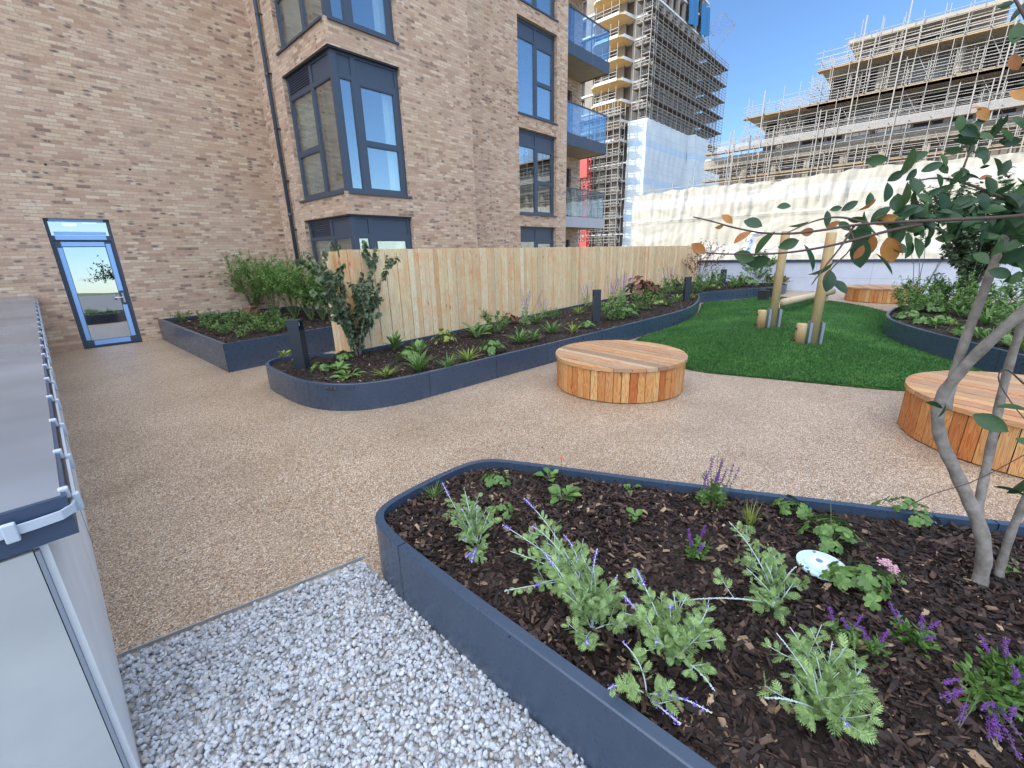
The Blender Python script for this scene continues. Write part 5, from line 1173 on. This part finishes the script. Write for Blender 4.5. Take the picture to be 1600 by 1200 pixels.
row([('mound', 0, 1090, 457, 1.1), ('broad', 1, 1098, 454, 1.2), ('mound', 0, 1108, 452, 1.3), ('geranium', 1, 1118, 452, 1.2), ('broad', 0, 1142, 450, 1.1), ('mound', 0, 1153, 449, 1.), ('geranium', 0, 1166, 448, 1.3), ('mound', 0, 1198, 447, 1.2), ('heuchera', 0, 1213, 445, 1.1), ('broad', 0, 1224, 445, 1.2)], Z2, 'between the far fence end and the parapet', GL)
make_shrub('open shrub with sparse red autumn leaves at the far fence end', g(1092, 444, Z2), Z2, 1.75, .8, 9, (.07, .045), 34, 'redleaf', 'trees and tall shrubs in the planters', 'red_leaf_shrub', 'shrub', 'twig', .62, .3, 7, -.05, LOW, .5)
make_shrub('vase shaped green shrub before the parapet beside the farthest bollard', g(1180, 446, Z2), Z2, 1.35, .7, 9, (.08, .05), 60, 'shrubleaf', 'trees and tall shrubs in the planters', 'vase_shaped_shrub', 'shrub', 'bark', .5, .35, 5, 0, LOW, .5)

# ---- square planter by the door
GB = 'shrubs at the back of the square planter'
for k, (x, y, h, s) in enumerate(((288, 492, .8, .5), (315, 488, 1.05, .5), (345, 484, 1.2, .4), (372, 487, 1.25, .45), (400, 488, 1.32, .4), (430, 492, 1.2, .4), (462, 497, 1.15, .4), (488, 500, 1.0, .4), (505, 500, .72, .5))):
    c = g(x, y, Z3)
    make_shrub(['low dark shrub at the left end of the square planter row', 'tallest thin shoot shrub beside the low dark one by the brick wall', 'third shrub from the left in the square planter, dense and green', 'bright green shrub in the middle left of the square planter row', 'shrub with a tall single tip in the middle of the square planter row', 'airy shrub left of the drainpipe foot', 'airy shrub standing in front of the drainpipe', 'twiggy shrub right of the drainpipe with bare lower stems', 'small shrub at the fence end of the square planter row'][k],
        c, Z3, h*1.22, .3, 18, (.060, .024), 90, 'greenleaf' if k in (0, 8) else 'shrubleaf', GB, spread=s, lowest=.18 if k < 5 else .4, sub=6, bark='greenstem')
PR['low'] = [make_shrub('x', pz_, Z3, .26, .2, 10, (.04, .018), 22, 'greenleaf', GB, 'ground_cover_plant', 'ground cover plant', 'greenstem', 1.0, .05, 2), make_shrub('x', pz_, Z3, .2, .2, 9, (.035, .02), 22, 'shrubleaf', GB, 'ground_cover_plant', 'ground cover plant', 'greenstem', 1.1, .05, 2)]
KIND['low'] = 'leafy ground cover clump'; CATS['low'] = 'ground cover plant'
row([('low', 0, 285, 502, 1.0), ('strap', 0, 318, 512, .6), ('low', 1, 335, 517, 1.1), ('low', 0, 352, 523, .8), ('strap', 0, 358, 516, .7), ('strap', 0, 380, 518, .6), ('low', 1, 378, 527, .8), ('low', 0, 408, 518, 1.1), ('low', 1, 430, 519, 1.), ('low', 0, 447, 514, .9)], Z3, 'in the front row of the square planter', 'low plants in the square planter')
row([('low', 1, 268, 492, .9), ('low', 0, 300, 495, 1.2), ('low', 1, 325, 503, 1.1), ('low', 0, 346, 504, 1.2), ('low', 1, 368, 505, 1.1), ('low', 0, 388, 507, 1.1), ('low', 1, 410, 506, 1.1), ('heuchera', 0, 395, 497, .9), ('geranium', 1, 332, 490, 1.), ('low', 0, 432, 505, 1.1)], Z3, 'in the middle row of the square planter', 'low plants in the square planter')

# ---- planter right of the lawn
GR = 'low plants in the planter right of the lawn'
row([('geranium', 0, 1418, 499, 1.), ('geranium', 0, 1437, 506, .8), ('broad', 0, 1462, 512, .9), ('geranium', 0, 1470, 506, .8), ('strap', 1, 1485, 509, .7), ('geranium', 0, 1508, 524, .9), ('broad', 0, 1528, 530, 1.), ('strap', 0, 1546, 537, 1.), ('geranium', 0, 1566, 541, 1.), ('strap', 0, 1588, 550, 1.)], Z4, 'in the front row of the lawn planter', GR)
row([('mound', 0, 1412, 487, 1.2), ('mound', 0, 1432, 485, 1.2), ('geranium', 0, 1455, 488, 1.2), ('mound', 0, 1478, 490, 1.2), ('broad', 0, 1500, 495, 1.2), ('mound', 0, 1520, 500, 1.2), ('strap', 0, 1540, 508, 1.3), ('broad', 1, 1560, 514, 1.3), ('strap', 1, 1576, 520, 1.2), ('mound', 0, 1596, 526, 1.2)], Z4, 'in the middle row of the lawn planter', GR)
row([('mound', 0, 1425, 477, 1.4), ('broad', 0, 1440, 476, 1.4), ('mound', 0, 1458, 476, 1.6), ('mound', 0, 1480, 477, 1.6), ('strap', 0, 1500, 480, 1.6), ('mound', 0, 1520, 483, 1.6), ('broad', 1, 1542, 487, 1.7), ('mound', 0, 1562, 492, 1.6), ('broad', 0, 1585, 497, 1.6)], Z4, 'in the back row of the lawn planter', GR)
c = g(1505, 478, Z4)
make_shrub('leafy multi-stemmed tree growing behind the lawn planter greenery', c, Z4, 3.0, .8, 12, (.105, .08), 110, 'darkleaf', 'trees and tall shrubs in the planters', 'small_tree', 'tree', 'bark', .30, .12, 10, .05, (.35, 1, .9, .5, .03), .3)
c = g(1432, 474, Z4)
make_shrub('bare stemmed young tree with few leaves left of the leafy tree', c, Z4, 2.9, .5, 5, (.09, .065), 50, 'darkleaf', 'trees and tall shrubs in the planters', 'young_tree', 'tree', 'bark', .22, .5, 6, 0, (.35, 1, .9, .5, .03), .3)

# ---- foreground tree
c = (2.64, -.46); D0 = math.hypot(*c)
root = thing('multi_stemmed_tree', 'multi-stemmed grey tree with large green and orange leaves in the foreground planter', 'tree', (c[0], c[1], Z1))
def TP_(pts, dd=0.): return A([atD(x, y, D0+(q[0] if q else dd)) for x, y, *q in pts])
def smoothp(P, it=2): return chaikin(P, it, False)
def limb(mb, pts, r0, r1, k=12):
    P = smoothp(TP_(pts)); mb.tube(P, np.linspace(r0, r1, len(P))*(1+.07*np.sin(np.arange(len(P))*1.7)), k); return P
mb = MB(); limb(mb, [(1530, 930), (1531, 905), (1540, 865), (1530, 815), (1508, 770), (1490, 730), (1470, 690), (1463, 650), (1472, 615), (1492, 590), (1530, 548), (1600, 485), (1700, 400, .1)], .029, .019, 14); mb.build('trunk', M['bark'], root, True)
mb = MB(); limb(mb, [(1527, 800, .02), (1538, 745, .06), (1552, 680, .08), (1566, 610, .1), (1585, 540, .1), (1620, 450, .1), (1650, 360, .1)], .018, .013); mb.build('trunk', M['bark'], root, True)
mb = MB(); limb(mb, [(1478, 640, .0), (1493, 575, .03), (1512, 520, .05), (1535, 460, .05), (1556, 405, .03), (1572, 365, 0), (1590, 330, -.1), (1630, 270, -.2)], .019, .012); mb.build('trunk', M['bark'], root, True)
mb = MB(); limb(mb, [(1560, 900, .12), (1568, 868, .12), (1582, 825, .12), (1605, 775, .12), (1660, 640, .15)], .018, .013); mb.build('trunk', M['bark'], root, True)
BRn = [([(1650, 330, -.5), (1590, 338, -.7), (1500, 343, -.85), (1420, 346, -.95), (1340, 350, -1.05), (1260, 364, -1.15), (1200, 366, -1.22), (1150, 357, -1.28), (1110, 345, -1.32), (1083, 339, -1.35)], .0055),
       ([(1440, 350, -.92), (1380, 362, -1.0), (1310, 382, -1.08), (1230, 396, -1.15), (1150, 398, -1.22), (1085, 394, -1.28)], .005),
       ([(1680, 350, -.3), (1585, 316, -.5), (1500, 282, -.6), (1462, 277, -.65), (1430, 283, -.7)], .006),
       ([(1498, 284, -.6), (1508, 255, -.6), (1520, 225, -.58), (1533, 196, -.56)], .004),
       ([(1360, 350, -1.0), (1310, 337, -1.05), (1270, 345, -1.1), (1225, 366, -1.15)], .0035),
       ([(1335, 352, -1.05), (1315, 385, -1.08), (1290, 415, -1.1), (1268, 445, -1.12)], .0035), ([(1325, 352, -1.02), (1338, 382, -1.05), (1300, 418, -1.08), (1285, 440, -1.1)], .003),
       ([(1690, 250, -.9), (1620, 60, -1.0), (1590, 5, -1.0), (1560, -40, -1)], .006),
       ([(1600, 600, .05), (1570, 572, 0), (1556, 590, 0), (1580, 630, -.02), (1610, 665, -.05)], .004), ([(1620, 700, -.3), (1520, 755, -.4), (1460, 770, -.42), (1420, 790, -.42)], .002)]
BP = []
for pts, r0 in BRn:
    mb = MB(); BP.append(limb(mb, pts, r0, .0014, 7)); mb.build('branch', M['twig'] if r0 < .0095 else M['bark'], root, True)
GREEN = [(1175, 350, 24, -20), (1190, 382, 38, 60), (1163, 401, 30, -15), (1186, 408, 36, 10), (1245, 352, 24, 5), (1293, 341, 24, 80), (1235, 380, 36, 20), (1262, 404, 40, -75), (1280, 424, 32, 15), (1297, 438, 34, 70), (1312, 448, 26, -40), (1378, 413, 36, -60), (1331, 320, 34, 30), (1337, 343, 22, 0), (1338, 367, 32, 5), (1347, 392, 46, -75), (1367, 252, 26, 0), (1412, 257, 38, 70), (1438, 243, 30, 25), (1413, 308, 46, 60), (1388, 300, 30, 70), (1430, 270, 34, 40), (1455, 262, 30, 20), (1400, 275, 28, 30), (1320, 353, 22, -30), (1375, 335, 34, 40), (1362, 350, 40, -60), (1390, 345, 36, 20), (1150, 442, 1, 0), (1225, 322, 20, 10), (1308, 325, 22, 15), (1360, 312, 26, 70), (1475, 295, 26, 10), (1460, 300, 20, 20), (1415, 330, 36, 10), (1437, 340, 38, -5), (1400, 365, 30, -70), (1350, 365, 30, -70),
         (1532, 190, 26, 40), (1510, 205, 24, -30), (1507, 222, 30, -10), (1520, 230, 24, 60), (1490, 236, 24, 0), (1478, 261, 26, -20), (1500, 272, 26, 10), (1475, 250, 20, -60), (1545, 245, 26, 60), (1570, 262, 30, 50), (1585, 218, 44, 5), (1560, 300, 34, 15), (1595, 300, 34, 60), (1450, 308, 30, -10), (1500, 318, 36, 10), (1540, 330, 46, 5), (1480, 340, 44, -5), (1565, 350, 46, 0), (1590, 345, 40, 70), (1525, 355, 38, 10), (1500, 352, 40, 20), (1545, 372, 34, 0), (1590, 380, 44, 20), (1580, 400, 40, 30), (1572, 425, 50, -5), (1590, 432, 44, 20), (1565, 385, 40, 40), (1588, 405, 44, -30), (1530, 400, 40, 10), (1450, 345, 40, 0), (1410, 352, 34, 5), (1470, 360, 30, -10), (1380, 355, 30, -40), (1595, 15, 46, 50), (1590, 50, 36, 70), (1575, 5, 30, 20), (1600, 130, 24, 10), (1590, 55, 26, 20), (1460, 632, 24, -15), (1473, 642, 22, 50), (1542, 660, 44, -30), (1583, 636, 50, 0), (1575, 765, 40, -10), (1590, 755, 40, 40), (1600, 690, 26, -20), (1580, 330, 50, 10), (1570, 315, 44, -20), (1600, 365, 50, 0)]
ORNG = [(1137, 342, 20, -30), (1125, 354, 14, 10), (1158, 371, 26, 40), (1092, 388, 24, -30), (1265, 361, 26, 5), (1352, 322, 24, 30), (1363, 380, 34, -70), (1393, 390, 36, -75), (1400, 385, 28, -60), (1378, 345, 30, 10), (1530, 167, 26, 10), (1532, 180, 22, -80), (1590, 152, 26, -30), (1590, 95, 24, -40), (1545, 275, 30, 20), (1340, 395, 20, 60), (1598, 350, 24, 60), (1300, 352, 18, 20)]
def tree_leaves(mb, L, mult=1.):
    P, D, N, LL = [], [], [], []
    for x, y, s, a in L:
        if s < 5: continue
        # distance: the crown leans from the trunk toward the camera as it reaches left
        dd = -1.3+max(0, min(1, (x-1100)/500))*.85
        if y > 580: dd = -.25
        s = s*mult*1.12; a = rad(a); p = atD(x-math.cos(a)*s/2, y+math.sin(a)*s/2, D0+dd); q = atD(x+math.cos(a)*s/2, y-math.sin(a)*s/2, D0+dd)
        q = q+_f*rng.uniform(-.4, .4)*np.linalg.norm(q-p); P.append(p); D.append(q-p); LL.append(np.linalg.norm(q-p)); n_ = -_f+rng.normal(0, .55, 3); N.append(n_)
    LL = A(LL); leafset(mb, P, D, N, LL, LL*rng.uniform(.48, .66, len(LL)), (.12, .62, .92, 1, .9, .6, .03), .3, .22)
mb = MB(); tree_leaves(mb, GREEN)
# dense fill of the crown: leaves hung around the branches in depth
ex = []
for _ in range(80):
    x = rng.uniform(1395, 1640); y = 345+rng.normal(0, 24)+(x-1500)*.03; ex.append((x, y, rng.uniform(18, 36), rng.uniform(-90, 90)))
for _ in range(40): ex.append((rng.uniform(1490, 1680), rng.uniform(270, 440), rng.uniform(20, 38), rng.uniform(-90, 90)))
for _ in range(16): ex.append((rng.uniform(1490, 1600), rng.uniform(190, 270), rng.uniform(16, 28), rng.uniform(-90, 90)))
for _ in range(60): ex.append((rng.uniform(1620, 1900), rng.uniform(0, 450), rng.uniform(24, 44), rng.uniform(-90, 90)))
tree_leaves(mb, ex); o = mb.build('crown', M['treeleaf'], root, True)
mb = MB(); tree_leaves(mb, ORNG); mb.build('autumn_leaves', M['orangeleaf'], root, True)
# crown beyond the frame's right side so the tree is whole from elsewhere
mb = MB(); st = MB(); o0 = atD(1700, 400, D0)
for k in range(26):
    d = rdir(1, .2, .9)[0]; P = path(o0, d, rng.uniform(.5, 1.1), (0, 0, .1), 8, .03)
    if px_in(P): continue
    st.tube(P, np.linspace(.008, .002, 8), 5); Q, T = at(P, rng.uniform(.2, 1, 18)); D = perp(T)+T*.4; leafset(mb, Q, D, perp(D), rng.uniform(.06, .1, 18), .055, (.12, .7, 1, .8, .03), .3, .25)
if mb.n: mb.build('upper_crown', M['treeleaf'], root, True); st.build('upper_branches', M['twig'], root)
for k, L in PR.items():                                  # drop any prototype that was never placed
    for o in L:
        if o.name not in used:
            for ch in list(o.children): bpy.data.objects.remove(ch)
            bpy.data.objects.remove(o)

# ================================================================== LIGHT, SKY, CAMERA
sv = A([-.75, .65, 0.]); sv /= np.linalg.norm(sv); EL = rad(32)
CLOUD_FILL = 15.
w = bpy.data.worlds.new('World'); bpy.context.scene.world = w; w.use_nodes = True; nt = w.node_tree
sky = nt.nodes.new('ShaderNodeTexSky'); sky.sky_type = 'NISHITA'; sky.sun_disc = False; sky.sun_elevation = EL; sky.sun_rotation = math.atan2(sv[0], sv[1])
sky.air_density = 1.0; sky.dust_density = .2; sky.ozone_density = 6.5; sky.altitude = 50
# unseen cloud veil added overhead and behind the camera to brighten the shaded terrace; the sky ahead stays clear blue
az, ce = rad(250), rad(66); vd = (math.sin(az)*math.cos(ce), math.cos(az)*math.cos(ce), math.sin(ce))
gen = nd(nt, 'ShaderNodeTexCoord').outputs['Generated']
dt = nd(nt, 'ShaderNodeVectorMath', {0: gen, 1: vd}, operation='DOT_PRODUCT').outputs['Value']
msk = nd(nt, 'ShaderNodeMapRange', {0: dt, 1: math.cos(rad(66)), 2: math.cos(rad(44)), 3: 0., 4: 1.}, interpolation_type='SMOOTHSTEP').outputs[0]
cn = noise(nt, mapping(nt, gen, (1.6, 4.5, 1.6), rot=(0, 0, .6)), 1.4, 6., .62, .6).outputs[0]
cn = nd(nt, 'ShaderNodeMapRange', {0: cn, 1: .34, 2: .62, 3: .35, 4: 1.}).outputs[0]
cl_ = mth(nt, 'MULTIPLY', mth(nt, 'MULTIPLY', msk, cn), CLOUD_FILL)
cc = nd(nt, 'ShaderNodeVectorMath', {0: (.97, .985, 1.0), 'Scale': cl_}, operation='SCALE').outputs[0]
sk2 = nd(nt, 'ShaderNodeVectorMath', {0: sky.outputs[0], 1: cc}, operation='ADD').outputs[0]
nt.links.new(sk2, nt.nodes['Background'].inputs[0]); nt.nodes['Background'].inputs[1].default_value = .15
L = bpy.data.lights.new('sun', 'SUN'); L.energy = 3.2; L.angle = rad(.5); L.color = (1, .94, .84)
lo_ = bpy.data.objects.new('sun', L); C.objects.link(lo_)
dvec = Vector((sv[0]*math.cos(EL), sv[1]*math.cos(EL), math.sin(EL))); lo_.rotation_euler = dvec.to_track_quat('Z', 'Y').to_euler(); lo_.location = (0, 0, 40)
cam = bpy.data.cameras.new('camera'); cam.sensor_width = 36; cam.lens = F/1600*36; cam.clip_end = 8000; cam.clip_start = .02
co_ = bpy.data.objects.new('camera', cam); C.objects.link(co_)
m4 = Matrix((Vector(RI), Vector(UP), Vector(-FW))).transposed().to_4x4(); m4.translation = Vector((0, 0, H)); co_.matrix_world = m4
sc = bpy.context.scene; sc.camera = co_
sc.view_settings.view_transform = 'Standard'; sc.view_settings.look = 'None'; sc.view_settings.exposure = .68; sc.view_settings.gamma = 1
sc.cycles.max_bounces = 8; sc.cycles.transparent_max_bounces = 16; sc.cycles.use_denoising = True
